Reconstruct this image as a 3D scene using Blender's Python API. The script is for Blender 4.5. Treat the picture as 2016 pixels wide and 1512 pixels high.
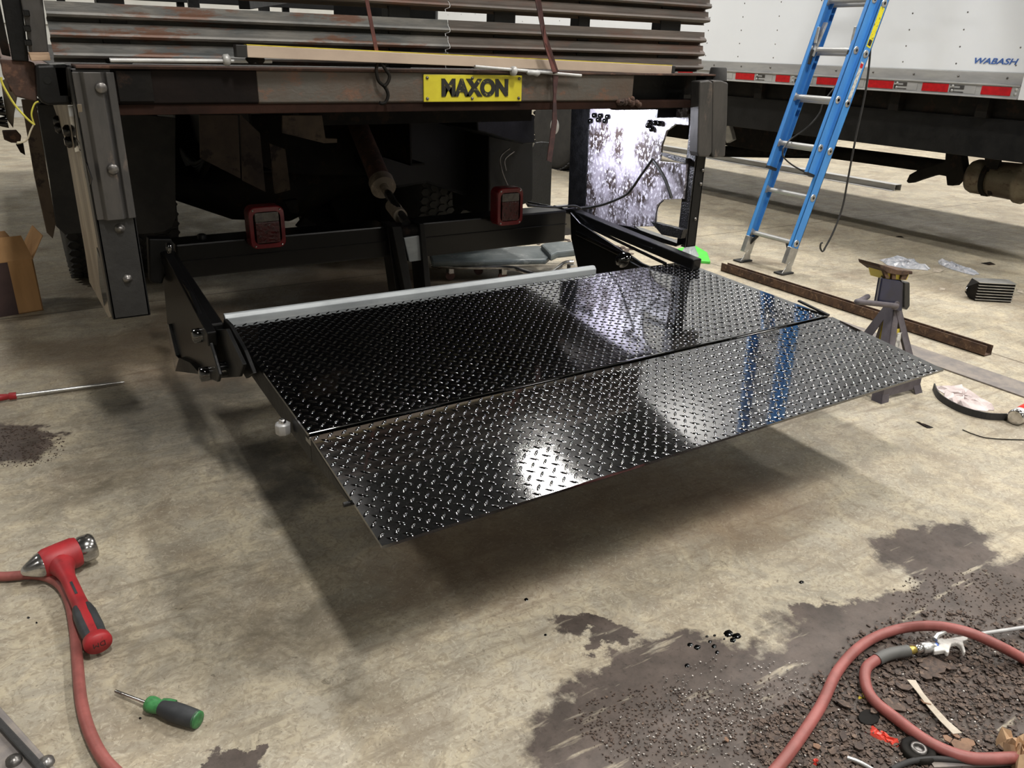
import bpy, math, random
from mathutils import Vector, Matrix
random.seed(7)
for o in list(bpy.data.objects): bpy.data.objects.remove(o)
C = bpy.context.scene.collection
SC = bpy.context.scene
# ------------------------------------------------------------------ camera
YAW, PITCH, ROLL, FPX, CAMZ = math.radians(31.678), math.radians(22.867), math.radians(1.734), 1565.5, 1.34
_f = Vector((math.sin(YAW)*math.cos(PITCH), math.cos(YAW)*math.cos(PITCH), -math.sin(PITCH)))
_r0 = Vector((math.cos(YAW), -math.sin(YAW), 0)); _u0 = _r0.cross(_f)
_r = math.cos(ROLL)*_r0 + math.sin(ROLL)*_u0; _u = -math.sin(ROLL)*_r0 + math.cos(ROLL)*_u0
cam = bpy.data.objects.new('camera', bpy.data.cameras.new('camera')); C.objects.link(cam)
cam.matrix_world = Matrix(((_r.x, _u.x, -_f.x, 0), (_r.y, _u.y, -_f.y, 0), (_r.z, _u.z, -_f.z, CAMZ), (0, 0, 0, 1)))
cam.data.sensor_width = 36; cam.data.lens = 36*FPX/2016; cam.data.clip_start = .02
SC.camera = cam
def at(px, py, x=None, y=None, z=None):
    """point of the measured photo ray on the plane x=, y= or z="""
    d = _r*((px-1008)/FPX) - _u*((py-756)/FPX) + _f
    t = x/d.x if x is not None else (y/d.y if y is not None else (z-CAMZ)/d.z)
    return Vector((d.x*t, d.y*t, CAMZ + d.z*t))
# ------------------------------------------------------------------ view + world + lamps
SC.view_settings.view_transform = 'Standard'; SC.view_settings.look = 'None'
SC.view_settings.exposure = 0.16; SC.view_settings.gamma = 1
SC.view_settings.use_curve_mapping = False
w = bpy.data.worlds.new('world'); SC.world = w; w.use_nodes = True
w.node_tree.nodes['Background'].inputs[0].default_value = (.9, .95, 1, 1)
w.node_tree.nodes['Background'].inputs[1].default_value = .05
def lamp(x, y, z, power, sx=1.3, sy=.35, col=(1, .965, .915), rot=(0, 0, 0)):
    l = bpy.data.lights.new('ceiling_or_fill_lamp', 'AREA'); l.shape = 'RECTANGLE'; l.size = sx; l.size_y = sy
    l.energy = power; l.color = col
    o = bpy.data.objects.new('ceiling_or_fill_lamp', l); C.objects.link(o); o.location = (x, y, z); o.rotation_euler = rot
LZ = 6.6
lamp(0.9, -0.9, LZ, 330, .45, 1.2)
for yy, p in ((-7, 140), (-2, 200), (2.5, 250), (7, 270), (12, 240)): lamp(5.9, yy, LZ, p, .45, 1.2)
lamp(2.4, 7.5, LZ, 330, .35, .9); lamp(2.4, 3.6, LZ, 25, .3, .6)  # added over the truck to brighten the trailer side
lamp(-4.2, -1.0, LZ, 50, .45, 1.2); lamp(-4.2, 6.5, LZ, 110, .45, 1.2)
lamp(0.9, -7.5, LZ, 150, .45, 1.2); lamp(0.9, 13.5, LZ, 160, .45, 1.2)
for yy in (-3, 3, 9, 14): lamp(15.5, yy, LZ, 200, .45, 1.2)
for yy in (-1, 3.5, 8, 12.5): lamp(9.9, yy, LZ, 300, .45, 1.2)
# work lamp standing under the bed that lights the sprayed side plate
wl = bpy.data.lights.new('work_lamp', 'AREA'); wl.shape = 'RECTANGLE'; wl.size = .25; wl.size_y = .12; wl.energy = 11; wl.color = (.86, .88, 1)
wo = bpy.data.objects.new('work_lamp', wl); C.objects.link(wo); wo.location = (2.40, 3.4, 1.07)
wo.rotation_euler = (Vector((2.72, 3.3, .9))-wo.location).to_track_quat('-Z', 'Y').to_euler()
# ------------------------------------------------------------------ materials
def nd(nt, t, **k):
    n = nt.nodes.new(t)
    for a, b in k.items(): setattr(n, a, b)
    return n
def srgb(c):
    return tuple((v/12.92 if v <= .04045 else ((v+.055)/1.055)**2.4) for v in c) + (1,)
def mat(name, c1, c2=None, scale=8, rough=.5, metal=0, bump=0, bscale=None, coat=0, c3=None, lo=.4, hi=.6, r2=None, stretch=(1, 1, 1), spec=.5, alpha=1, trans=0, s3=None, lo3=.55, hi3=.62, wave=None):
    m = bpy.data.materials.new(name); m.use_nodes = True; nt = m.node_tree
    b = nt.nodes['Principled BSDF']; L = nt.links.new
    b.inputs['Roughness'].default_value = rough; b.inputs['Metallic'].default_value = metal
    b.inputs['Coat Weight'].default_value = coat; b.inputs['Coat Roughness'].default_value = .06
    b.inputs['Specular IOR Level'].default_value = spec
    b.inputs['Alpha'].default_value = alpha; b.inputs['Transmission Weight'].default_value = trans
    c2 = c2 or tuple(v*.9 for v in c1)
    tc = nd(nt, 'ShaderNodeTexCoord'); mp = nd(nt, 'ShaderNodeMapping'); mp.inputs['Scale'].default_value = stretch
    L(tc.outputs['Object'], mp.inputs[0])
    n = nd(nt, 'ShaderNodeTexNoise'); n.inputs['Scale'].default_value = scale; n.inputs['Detail'].default_value = 8; n.inputs['Roughness'].default_value = .65
    L(mp.outputs[0], n.inputs['Vector'])
    r = nd(nt, 'ShaderNodeMapRange'); r.inputs['From Min'].default_value = lo; r.inputs['From Max'].default_value = hi; L(n.outputs['Fac'], r.inputs[0])
    mx = nd(nt, 'ShaderNodeMix', data_type='RGBA'); L(r.outputs[0], mx.inputs[0])
    mx.inputs[6].default_value = srgb(c1); mx.inputs[7].default_value = srgb(c2); out = mx.outputs[2]
    if c3:
        n3 = nd(nt, 'ShaderNodeTexNoise'); n3.inputs['Scale'].default_value = s3 or scale*2.3; n3.inputs['Detail'].default_value = 9; n3.inputs['Roughness'].default_value = .7
        mp3 = nd(nt, 'ShaderNodeMapping'); mp3.inputs['Location'].default_value = (5, 3, 1); mp3.inputs['Scale'].default_value = stretch
        L(tc.outputs['Object'], mp3.inputs[0]); L(mp3.outputs[0], n3.inputs['Vector'])
        r3 = nd(nt, 'ShaderNodeMapRange'); r3.inputs['From Min'].default_value = lo3; r3.inputs['From Max'].default_value = hi3; L(n3.outputs['Fac'], r3.inputs[0])
        m3 = nd(nt, 'ShaderNodeMix', data_type='RGBA'); L(r3.outputs[0], m3.inputs[0]); L(out, m3.inputs[6]); m3.inputs[7].default_value = srgb(c3); out = m3.outputs[2]
    L(out, b.inputs['Base Color'])
    if r2 is not None:
        rr = nd(nt, 'ShaderNodeMapRange'); rr.inputs['To Min'].default_value = rough; rr.inputs['To Max'].default_value = r2
        rr.inputs['From Min'].default_value = lo; rr.inputs['From Max'].default_value = hi
        L(n.outputs['Fac'], rr.inputs[0]); L(rr.outputs[0], b.inputs['Roughness'])
    if bump:
        nb = nd(nt, 'ShaderNodeTexNoise'); nb.inputs['Scale'].default_value = bscale or scale*6; nb.inputs['Detail'].default_value = 5
        L(mp.outputs[0], nb.inputs['Vector'])
        bp = nd(nt, 'ShaderNodeBump'); bp.inputs['Strength'].default_value = bump; bp.inputs['Distance'].default_value = .004
        L(nb.outputs['Fac'], bp.inputs['Height']); L(bp.outputs[0], b.inputs['Normal'])
    return m
M = {}
M['gloss'] = mat('black_gloss_paint', (.014, .0145, .016), (.02, .021, .023), 3, .06, 0, .03, 25, coat=.8, r2=.1)
M['gloss'].node_tree.nodes['Principled BSDF'].inputs['Coat Roughness'].default_value = .03
M['gloss'].node_tree.nodes['Principled BSDF'].inputs['IOR'].default_value = 1.6
M['gloss'].node_tree.nodes['Principled BSDF'].inputs['Coat IOR'].default_value = 1.7
M['armblk'] = mat('black_brushed_enamel', (.03, .03, .032), (.042, .042, .045), 4, .3, 0, .1, 40, spec=.35)
M['semi'] = mat('black_satin_paint', (.055, .057, .06), (.075, .075, .075), 6, .4, 0, .25, 60, r2=.5, spec=.25)
M['dark'] = mat('grimy_dark_steel', (.06, .055, .05), (.11, .1, .085), 5, .7, 0, .4, 40, c3=(.15, .11, .085), spec=.15)
M['undertan'] = mat('grimy_tan_steel', (.30, .25, .2), (.2, .16, .13), 4, .75, 0, .3, 40, c3=(.12, .08, .06))
M['postgrey'] = mat('worn_grey_black_steel', (.2, .2, .2), (.29, .28, .27), 7, .48, .3, .2, 50, c3=(.4, .36, .33), lo3=.6, hi3=.68, stretch=(1, 1, .35))
M['postblk'] = mat('matte_black_post', (.11, .11, .112), (.15, .15, .15), 8, .5, 0, .3, 90)
M['blkspatter'] = mat('fresh_black_bedliner', (.06, .06, .063), (.1, .1, .105), 30, .28, 0, 1, 160)
M['beam'] = mat('rusty_bed_beam', (.34, .33, .31), (.33, .28, .24), 5, .55, .2, .4, 60, c3=(.42, .31, .25), lo3=.54, hi3=.66, lo=.35, hi=.65, stretch=(1, 1, 1.6))
M['beamblk'] = mat('black_painted_beam', (.1, .075, .065), (.07, .055, .05), 4, .7, 0, .3, 60, spec=.12)
M['lowbeam'] = mat('dark_rust_flange', (.18, .115, .09), (.12, .08, .065), 3, .8, 0, .3, 60, spec=.1)
M['rail'] = mat('rusty_guardrail', (.42, .41, .39), (.27, .28, .28), 5, .52, .2, .35, 40, c3=(.36, .25, .19), s3=5, lo3=.53, hi3=.59, stretch=(.6, 1, 2.2), lo=.38, hi=.6)
M['rail2'] = mat('brown_guardrail', (.37, .33, .3), (.25, .235, .22), 5, .52, .2, .35, 40, c3=(.36, .25, .2), s3=4, lo3=.5, hi3=.64, stretch=(.35, 1, 1.6), lo=.35, hi=.65)
M['rust'] = mat('rusty_steel', (.3, .21, .17), (.21, .155, .13), 9, .8, 0, .5, 60, c3=(.38, .27, .21))
M['rustangle'] = mat('mottled_rust_angle', (.33, .24, .17), (.22, .15, .11), 16, .8, 0, .6, 90, c3=(.42, .33, .25))
M['flatgrey'] = mat('grey_flat_bar', (.42, .4, .39), (.5, .47, .44), 14, .7, 0, .2, 90)
M['wood'] = mat('pale_wood', (.72, .62, .52), (.62, .52, .43), 8, .7, stretch=(1, 8, 8))
M['tanplate'] = mat('tan_scuffed_plate', (.58, .54, .48), (.46, .42, .37), 5, .55, .1, .2, 50, c3=(.72, .66, .58), lo3=.55, hi3=.7, stretch=(1, 1, .3))
M['spray'] = mat('sprayed_mottled_plate', (.55, .53, .56), (.2, .165, .15), 5.5, .4, 0, .5, 70, c3=(.74, .73, .76), s3=60, lo3=.53, hi3=.58, stretch=(1, 1, .75), lo=.46, hi=.56)
M['whitegrey'] = mat('grey_primer_angle', (.60, .62, .63), (.50, .52, .53), 9, .4, .1, .2, 60, stretch=(.3, 1, 1))
M['alu'] = mat('aluminium', (.8, .8, .79), (.68, .68, .67), 12, .32, .75, .1, 60)
M['aludull'] = mat('dull_aluminium', (.72, .72, .71), (.64, .64, .64), 12, .45, .3, .1, 60, stretch=(1, .2, 1))
M['chrome'] = mat('polished_steel', (.82, .81, .8), (.6, .59, .58), 20, .16, .95)
M['steel'] = mat('plain_steel', (.5, .49, .48), (.36, .35, .34), 15, .35, .8, .1)
M['white'] = mat('white_trailer_skin', (.93, .945, .96), (.91, .925, .94), 1, .25, 0, .05, 3)
M['wall'] = mat('painted_wall', (.72, .72, .7), (.67, .67, .65), 1, .7)
M['ceil'] = mat('ceiling_paint', (.2, .2, .2), (.16, .16, .16), 1, .8)
M['red'] = mat('red_reflector', (.78, .1, .12), (.62, .06, .09), 40, .35, lo=.3, hi=.7)
M['lred'] = mat('tail_lamp_red', (.42, .1, .12), (.36, .08, .1), 12, .25)
M['lensred'] = mat('dark_red_lens', (.27, .06, .07), (.2, .05, .05), 60, .2, bump=.5, bscale=90)
M['lensclr'] = mat('smoked_clear_lens', (.36, .34, .31), (.28, .26, .24), 30, .2, bump=.4)
M['yellow'] = mat('yellow_sign', (.82, .78, .2), (.76, .71, .17), 6, .4, c3=(.55, .5, .22), lo3=.62, hi3=.75)
M['signblk'] = mat('scuffed_black_letters', (.09, .09, .08), (.13, .13, .12), 30, .5, c3=(.62, .58, .3), s3=38, lo3=.6, hi3=.64)
M['yel2'] = mat('yellow_paint', (.84, .77, .3), (.74, .66, .22), 12, .45)
M['beige'] = mat('beige_level_body', (.74, .67, .6), (.68, .61, .55), 5, .4, .1, stretch=(.4, 1, 1))
M['blk'] = mat('black_plastic', (.09, .09, .09), (.13, .13, .13), 10, .5)
M['rubber'] = mat('black_rubber', (.15, .15, .15), (.19, .185, .18), 9, .75, bump=.3, bscale=50)
M['tyre'] = mat('tyre_rubber', (.13, .13, .13), (.17, .165, .16), 9, .75, bump=.3, bscale=50)
M['lblue'] = mat('blue_fibreglass', (.28, .56, .84), (.26, .52, .80), 14, .4, stretch=(1, 1, .1))
M['navy'] = mat('navy_paint', (.11, .13, .25), (.09, .1, .19), 10, .4)
M['jackgrey'] = mat('purple_grey_jack_leg', (.36, .34, .36), (.29, .27, .29), 10, .55, c3=(.45, .4, .38), lo3=.64, hi3=.7)
M['strapred'] = mat('dull_red_strap', (.48, .3, .28), (.38, .25, .24), 30, .8)
M['strapdk'] = mat('dark_maroon_strap', (.3, .19, .18), (.22, .15, .15), 30, .8)
M['hose'] = mat('pinkish_red_rubber_hose', (.58, .33, .31), (.5, .28, .26), 14, .5, c3=(.52, .36, .31), lo3=.6, hi3=.72, bump=.1, bscale=60)
M['hosegr'] = mat('grey_hose_sleeve', (.34, .34, .33), (.28, .28, .27), 20, .55)
M['brass'] = mat('brass', (.78, .7, .38), (.66, .58, .3), 20, .3, .8)
M['hred'] = mat('red_hammer_rubber', (.63, .15, .17), (.53, .12, .14), 14, .5, c3=(.42, .12, .12), lo3=.6, hi3=.72)
M['hblk'] = mat('charcoal_grip', (.16, .17, .18), (.21, .22, .23), 20, .6)
M['green'] = mat('green_handle', (.25, .52, .3), (.16, .36, .2), 40, .4)
M['card'] = mat('cardboard', (.7, .54, .36), (.64, .49, .32), 8, .8, stretch=(1, 1, .2))
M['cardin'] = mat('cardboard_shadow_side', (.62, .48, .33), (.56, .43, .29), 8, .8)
M['tapebr'] = mat('dark_brown_stripe', (.27, .2, .19), (.23, .17, .17), 8, .6)
M['plastic'] = mat('crumpled_grey_plastic', (.72, .72, .74), (.58, .6, .63), 22, .25, bump=.3)
M['film'] = mat('milky_plastic_film', (.76, .71, .7), (.68, .63, .62), 12, .4, bump=.2)
M['paper'] = mat('tan_paper', (.8, .68, .54), (.72, .6, .48), 10, .7)
M['tape'] = mat('dusty_white_tape', (.7, .66, .6), (.6, .56, .5), 16, .7, bump=.3)
M['redwrap'] = mat('red_plastic_scrap', (.84, .3, .24), (.74, .24, .2), 10, .3)
M['flake'] = mat('brown_rust_flakes', (.32, .26, .22), (.22, .18, .16), 60, .75, c3=(.42, .35, .3), s3=70)
M['flakelt'] = mat('tan_rust_flakes', (.5, .38, .29), (.4, .3, .23), 50, .7)
M['grit'] = mat('pale_metal_grit', (.62, .6, .58), (.45, .43, .41), 50, .35, .4)
M['oil'] = mat('wet_black_paint_drop', (.01, .01, .012), (.015, .015, .015), 5, .07)
M['padgrey'] = mat('grey_vinyl_pad', (.38, .41, .41), (.3, .33, .33), 6, .45, bump=.2, bscale=25, c3=(.46, .48, .47))
M['caster'] = mat('brown_caster', (.4, .27, .24), (.3, .2, .18), 20, .6)
M['muffler'] = mat('brown_grey_heat_stained_steel', (.5, .47, .4), (.4, .35, .29), 5, .4, .4, .2, 40, c3=(.26, .17, .11), lo3=.55, hi3=.68, stretch=(3, .6, 1))
M['block'] = mat('cinder_block', (.66, .65, .56), (.58, .57, .5), 20, .9)
M['flapgrey'] = mat('grey_mud_flap', (.50, .51, .52), (.42, .43, .44), 5, .5)
M['truckred'] = mat('faded_red_cab_paint', (.8, .35, .32), (.85, .8, .78), 5, .5, lo=.45, hi=.5)
M['wireyel'] = mat('yellow_wire', (.8, .78, .3), (.7, .66, .25), 20, .4)
M['wirewht'] = mat('white_wire', (.75, .72, .62), (.66, .62, .53), 20, .4)
M['blueband'] = mat('blue_band', (.2, .38, .72), (.18, .34, .66), 20, .4)
M['wabash'] = mat('blue_lettering', (.27, .42, .7), (.25, .39, .66), 20, .4)
M['label'] = mat('printed_white_label', (.82, .82, .8), (.6, .6, .6), 70, .4, lo=.5, hi=.56)
M['ylabel'] = mat('printed_yellow_label', (.9, .86, .15), (.55, .5, .1), 60, .4, lo=.55, hi=.6)
M['canred'] = mat('aerosol_can_red', (.8, .16, .14), (.7, .12, .1), 20, .3)
# tyre tread + sprayed plate keep the shared builder; the floor gets its own shader
FL = bpy.data.materials.new('stained_concrete'); FL.use_nodes = True
def floor_shader(m):
    nt = m.node_tree; L = nt.links.new; b = nt.nodes['Principled BSDF']
    geo = nd(nt, 'ShaderNodeNewGeometry'); P = geo.outputs['Position']
    def noise(scale, det=6, rough=.6, stretch=None, loc=(0, 0, 0), rot=0, dist=0):
        v = P
        mp = nd(nt, 'ShaderNodeMapping'); mp.inputs['Location'].default_value = loc
        mp.inputs['Rotation'].default_value = (0, 0, rot)
        mp.inputs['Scale'].default_value = stretch or (1, 1, 1); L(P, mp.inputs[0]); v = mp.outputs[0]
        n = nd(nt, 'ShaderNodeTexNoise'); n.inputs['Scale'].default_value = scale; n.inputs['Detail'].default_value = det
        n.inputs['Roughness'].default_value = rough; n.inputs['Distortion'].default_value = dist; L(v, n.inputs['Vector']); return n
    def rng(s, a, b_, c=0, d=1):
        r = nd(nt, 'ShaderNodeMapRange'); r.inputs['From Min'].default_value = a; r.inputs['From Max'].default_value = b_
        r.inputs['To Min'].default_value = c; r.inputs['To Max'].default_value = d; L(s, r.inputs[0]); return r.outputs[0]
    def mth(op, a, c):
        n = nd(nt, 'ShaderNodeMath', operation=op)
        for i, s in enumerate((a, c)):
            if isinstance(s, (int, float)): n.inputs[i].default_value = s
            else: L(s, n.inputs[i])
        return n.outputs[0]
    def mix(f, a, c):
        n = nd(nt, 'ShaderNodeMix', data_type='RGBA')
        L(f, n.inputs[0])
        for i, s in ((6, a), (7, c)):
            if isinstance(s, tuple): n.inputs[i].default_value = srgb(s)
            else: L(s, n.inputs[i])
        return n.outputs[2]
    # distorted position for the patch outlines
    dn = noise(5, 7, .65, loc=(3, 1, 0)); sub = nd(nt, 'ShaderNodeVectorMath', operation='SUBTRACT'); L(dn.outputs['Color'], sub.inputs[0]); sub.inputs[1].default_value = (.5, .5, .5)
    sc = nd(nt, 'ShaderNodeVectorMath', operation='SCALE'); L(sub.outputs[0], sc.inputs[0]); sc.inputs['Scale'].default_value = .42
    dp = nd(nt, 'ShaderNodeVectorMath', operation='ADD'); L(P, dp.inputs[0]); L(sc.outputs[0], dp.inputs[1]); DP = dp.outputs[0]
    def patch(px, py, rx, ry, src=None):
        c = at(px, py, z=0); a = at(px+rx, py, z=0)-c; d = at(px, py-ry, z=0)-c
        det = a.x*d.y - a.y*d.x
        u = (d.y/det, -d.x/det); v = (-a.y/det, a.x/det)
        outs = []
        for q in (u, v):
            n = nd(nt, 'ShaderNodeVectorMath', operation='DOT_PRODUCT'); L(src or DP, n.inputs[0]); n.inputs[1].default_value = (q[0], q[1], 0)
            s = mth('SUBTRACT', n.outputs['Value'], q[0]*c.x + q[1]*c.y); outs.append(mth('MULTIPLY', s, s))
        return mth('SUBTRACT', 1, mth('ADD', *outs))
    def union(ps, soft=.25):
        o = patch(*ps[0])
        for p in ps[1:]: o = mth('MAXIMUM', o, patch(*p))
        return rng(o, 0, soft)
    base = mix(rng(noise(1.4, 5).outputs['Fac'], .35, .65), (.645, .62, .56), (.57, .545, .485))
    base = mix(rng(noise(7, 8, .7, dist=1.2).outputs['Fac'], .42, .62), base, (.70, .66, .57))
    blot = noise(3.1, 9, .72, loc=(8, 2, 0), dist=.6)
    base = mix(rng(blot.outputs['Fac'], .48, .68, 0, .75), base, (.47, .42, .355))
    bl2 = noise(.8, 6, .65, loc=(2, 6, 0), dist=.4)
    base = mix(rng(bl2.outputs['Fac'], .5, .66, 0, .5), base, (.46, .41, .35))
    # mottled grey scuffing: warped fine curls
    w1 = noise(26, 6, .65, loc=(1, 7, 0), dist=2.8)
    base = mix(rng(w1.outputs['Fac'], .48, .62, 0, .6), base, (.49, .45, .385))
    w2 = noise(34, 5, .6, loc=(9, 7, 0), dist=3.2)
    base = mix(rng(w2.outputs['Fac'], .56, .64, 0, .5), base, (.74, .71, .64))
    # sweep streaks
    for rot, sl, lc in ((.6, 3, (0, 0, 0)), (-.5, 2.6, (4, 4, 0)), (1.35, 3.2, (7, 1, 0))):
        s = noise(20, 6, .6, stretch=(.2, 1.6, 1), loc=lc, rot=rot, dist=.5)
        g = noise(1.1, 3, .5, loc=(lc[0]+2, rot*5, 0))
        f = mth('MULTIPLY', rng(s.outputs['Fac'], .54, .66, 0, .55), rng(g.outputs['Fac'], .48, .58))
        base = mix(f, base, (.47, .43, .37))
    mk = noise(17, 7, .75, loc=(6, 4, 0), dist=1.8)
    base = mix(rng(mk.outputs['Fac'], .63, .67, 0, .65), base, (.33, .3, .255))
    grey_patches = union([(330, 815, 200, 90), (500, 905, 110, 60), (420, 765, 190, 40), (560, 960, 80, 60)], .9)  # soft dark grey patches on the floor left of the deck
    base = mix(mth('MULTIPLY', grey_patches, .72), base, (.2, .2, .195))
    fine = noise(150, 3, .6)
    base = mix(rng(fine.outputs['Fac'], .64, .72, 0, .7), base, (.28, .24, .2))
    # browner tinted areas under and beside the lift
    br = union([(330, 700, 330, 60), (700, 560, 260, 60), (950, 1080, 260, 120), (1350, 990, 330, 90), (400, 640, 130, 60)], .9)
    base = mix(mth('MULTIPLY', br, .45), base, (.47, .37, .28))
    gr = union([(480, 1230, 330, 190), (330, 1170, 160, 80), (640, 1330, 180, 60), (150, 950, 240, 80)], .9)
    gn = noise(5.5, 8, .75, loc=(3, 9, 0), dist=.8)
    base = mix(mth('MULTIPLY', gr, rng(gn.outputs['Fac'], .42, .62, .12, .75)), base, (.36, .335, .285))
    # cast of old dust: grey brown dirt patches
    dirt = union([(1700, 1450, 600, 170), (1820, 1290, 330, 140), (1250, 1450, 210, 130), (1400, 1350, 260, 105), (1300, 1330, 160, 60), (1930, 1190, 230, 90), (1700, 1210, 120, 60),
                  (1850, 1080, 130, 60), (1640, 1210, 80, 40), (1190, 1245, 80, 26), (20, 870, 110, 42), (2000, 1160, 120, 45), (450, 1500, 60, 30)], .3)
    dcol = mix(rng(noise(9, 8, .7).outputs['Fac'], .38, .62), (.35, .31, .285), (.26, .23, .21))
    dcol = mix(rng(noise(60, 5, .7).outputs['Fac'], .55, .7, 0, .8), dcol, (.2, .17, .15))
    st = noise(22, 6, .6, stretch=(.2, 1.6, 1), rot=.9, loc=(2, 2, 0))
    dirtf = mth('MULTIPLY', dirt, rng(st.outputs['Fac'], .68, .6, .25, 1))
    base = mix(dirtf, base, dcol)
    # joint lines in the slab
    jx = nd(nt, 'ShaderNodeSeparateXYZ'); L(P, jx.inputs[0])
    for ax, pos in ((1, 4.62), (0, 4.02)):
        d = mth('ABSOLUTE', mth('SUBTRACT', jx.outputs[ax], pos), 0)
        base = mix(rng(d, .003, .009, .75, 0), base, (.25, .2, .16))
    L(base, b.inputs['Base Color'])
    L(rng(noise(4, 6, .7).outputs['Fac'], .35, .65, .42, .7), b.inputs['Roughness'])
    bp = nd(nt, 'ShaderNodeBump'); bp.inputs['Strength'].default_value = .35; bp.inputs['Distance'].default_value = .003
    hb = mth('ADD', noise(45, 8, .7).outputs['Fac'], mth('MULTIPLY', dirt, noise(120, 5, .7).outputs['Fac']))
    L(hb, bp.inputs['Height']); L(bp.outputs[0], b.inputs['Normal'])
    b.inputs['Specular IOR Level'].default_value = .35
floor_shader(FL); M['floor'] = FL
# ------------------------------------------------------------------ mesh helpers
class MB:
    def __init__(s): s.v = []; s.f = []; s.sm = []
    def add(s, vs, fs, smooth=False):
        k = len(s.v); s.v += [tuple(v) for v in vs]; s.f += [tuple(i+k for i in f) for f in fs]; s.sm += [smooth]*len(fs); return s
    def hexa(s, p):  # 8 corners: bottom loop 0-3, top loop 4-7
        return s.add(p, [(0, 3, 2, 1), (4, 5, 6, 7), (0, 1, 5, 4), (1, 2, 6, 5), (2, 3, 7, 6), (3, 0, 4, 7)])
    def box(s, x0, x1, y0, y1, z0, z1, rz=0, piv=None):
        p = [Vector(q) for q in ((x0, y0, z0), (x1, y0, z0), (x1, y1, z0), (x0, y1, z0), (x0, y0, z1), (x1, y0, z1), (x1, y1, z1), (x0, y1, z1))]
        if rz:
            c = Vector(piv or ((x0+x1)/2, (y0+y1)/2, 0)); R = Matrix.Rotation(rz, 4, 'Z'); p = [R @ (q-c) + c for q in p]
        return s.hexa(p)
    def prism(s, pts, t):  # closed polygon extruded by vector t
        t = Vector(t); n = len(pts); a = [Vector(p) for p in pts]; b = [p+t for p in a]
        return s.add(a+b, [tuple(range(n))[::-1], tuple(range(n, 2*n))] + [(i, (i+1) % n, n+(i+1) % n, n+i) for i in range(n)])
    def bar(s, a, b, w, h, up=(0, 0, 1)):  # rectangular bar a->b
        a = Vector(a); b = Vector(b); d = (b-a).normalized(); side = d.cross(Vector(up)).normalized(); u = side.cross(d)
        q = [(-w/2, -h/2), (w/2, -h/2), (w/2, h/2), (-w/2, h/2)]
        return s.hexa([a+side*i+u*j for i, j in q] + [b+side*i+u*j for i, j in q])
    def tube(s, path, r, n=12, cap=True, closed=False):
        P = [Vector(p) for p in path]; m = len(P)
        R = r if isinstance(r, (list, tuple)) else [r]*m
        vs = []; u = None
        for i, p in enumerate(P):
            if closed: d = (P[(i+1) % m]-P[i-1]).normalized()
            else: d = (P[min(i+1, m-1)]-P[max(i-1, 0)]).normalized()
            if u is None: u = d.orthogonal().normalized()
            else: u = (u - d*u.dot(d)).normalized()
            v = d.cross(u)
            for k in range(n):
                a = 2*math.pi*k/n; vs.append(p + (u*math.cos(a)+v*math.sin(a))*R[i])
        fs = []
        for i in range(m if closed else m-1):
            j = (i+1) % m
            for k in range(n): fs.append((i*n+k, i*n+(k+1) % n, j*n+(k+1) % n, j*n+k))
        s.add(vs, fs, True)
        if cap and not closed:
            s.add(vs[:n], [tuple(range(n))[::-1]]); s.add(vs[-n:], [tuple(range(n))])
        return s
    def cyl(s, a, b, r, n=20, r2=None): return s.tube([a, b], [r, r if r2 is None else r2], n)
    def lathe(s, c, axis, prof, n=32):  # prof: (along, radius)
        ax = Vector(axis).normalized(); u = ax.orthogonal().normalized(); v = ax.cross(u); c = Vector(c); vs = []
        for h, r in prof:
            for k in range(n):
                a = 2*math.pi*k/n; vs.append(c+ax*h+(u*math.cos(a)+v*math.sin(a))*max(r, 1e-5))
        fs = [(i*n+k, i*n+(k+1) % n, (i+1)*n+(k+1) % n, (i+1)*n+k) for i in range(len(prof)-1) for k in range(n)]
        s.add(vs, fs, True); s.add(vs[:n], [tuple(range(n))[::-1]]); s.add(vs[-n:], [tuple(range(n))]); return s
    def build(s, name, m, parent=None, bevel=0, sub=0, label=None):
        me = bpy.data.meshes.new(name); me.from_pydata(s.v, [], s.f); me.validate()
        if len(me.polygons) == len(s.sm): me.polygons.foreach_set('use_smooth', s.sm)
        me.update(); o = bpy.data.objects.new(name, me); C.objects.link(o)
        me.materials.append(M[m] if isinstance(m, str) else m)
        if parent:
            o.parent = parent; o.matrix_parent_inverse = Matrix.Translation(-parent.location)
        if bevel:
            b = o.modifiers.new('bevel', 'BEVEL'); b.width = bevel; b.segments = 2; b.limit_method = 'ANGLE'; b.angle_limit = math.radians(40)
        if sub: q = o.modifiers.new('sub', 'SUBSURF'); q.levels = sub; q.render_levels = sub
        if label: o['label'] = label
        return o
def spline(pts, k=8):
    P = [Vector(p) for p in pts]; out = []
    for i in range(len(P)-1):
        a, b, c, d = P[max(i-1, 0)], P[i], P[i+1], P[min(i+2, len(P)-1)]
        for j in range(k):
            t = j/k; out.append(.5*((2*b)+(c-a)*t+(2*a-5*b+4*c-d)*t*t+(3*b-a-3*c+d)*t**3))
    out.append(P[-1]); return out
def tag(o, label, cat, group=None, kind=None):
    o['label'] = label; o['category'] = cat
    if group: o['group'] = group
    if kind: o['kind'] = kind
    return o
def thing(name, loc, label, cat, group=None):
    o = bpy.data.objects.new(name, None); C.objects.link(o); o.location = loc; o.empty_display_size = .05
    return tag(o, label, cat, group)
def struct(name, mb, m): o = mb.build(name, m); o['kind'] = 'structure'; return o
def pts(l, **k): return [at(a, b, **k) for a, b in l]
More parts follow.
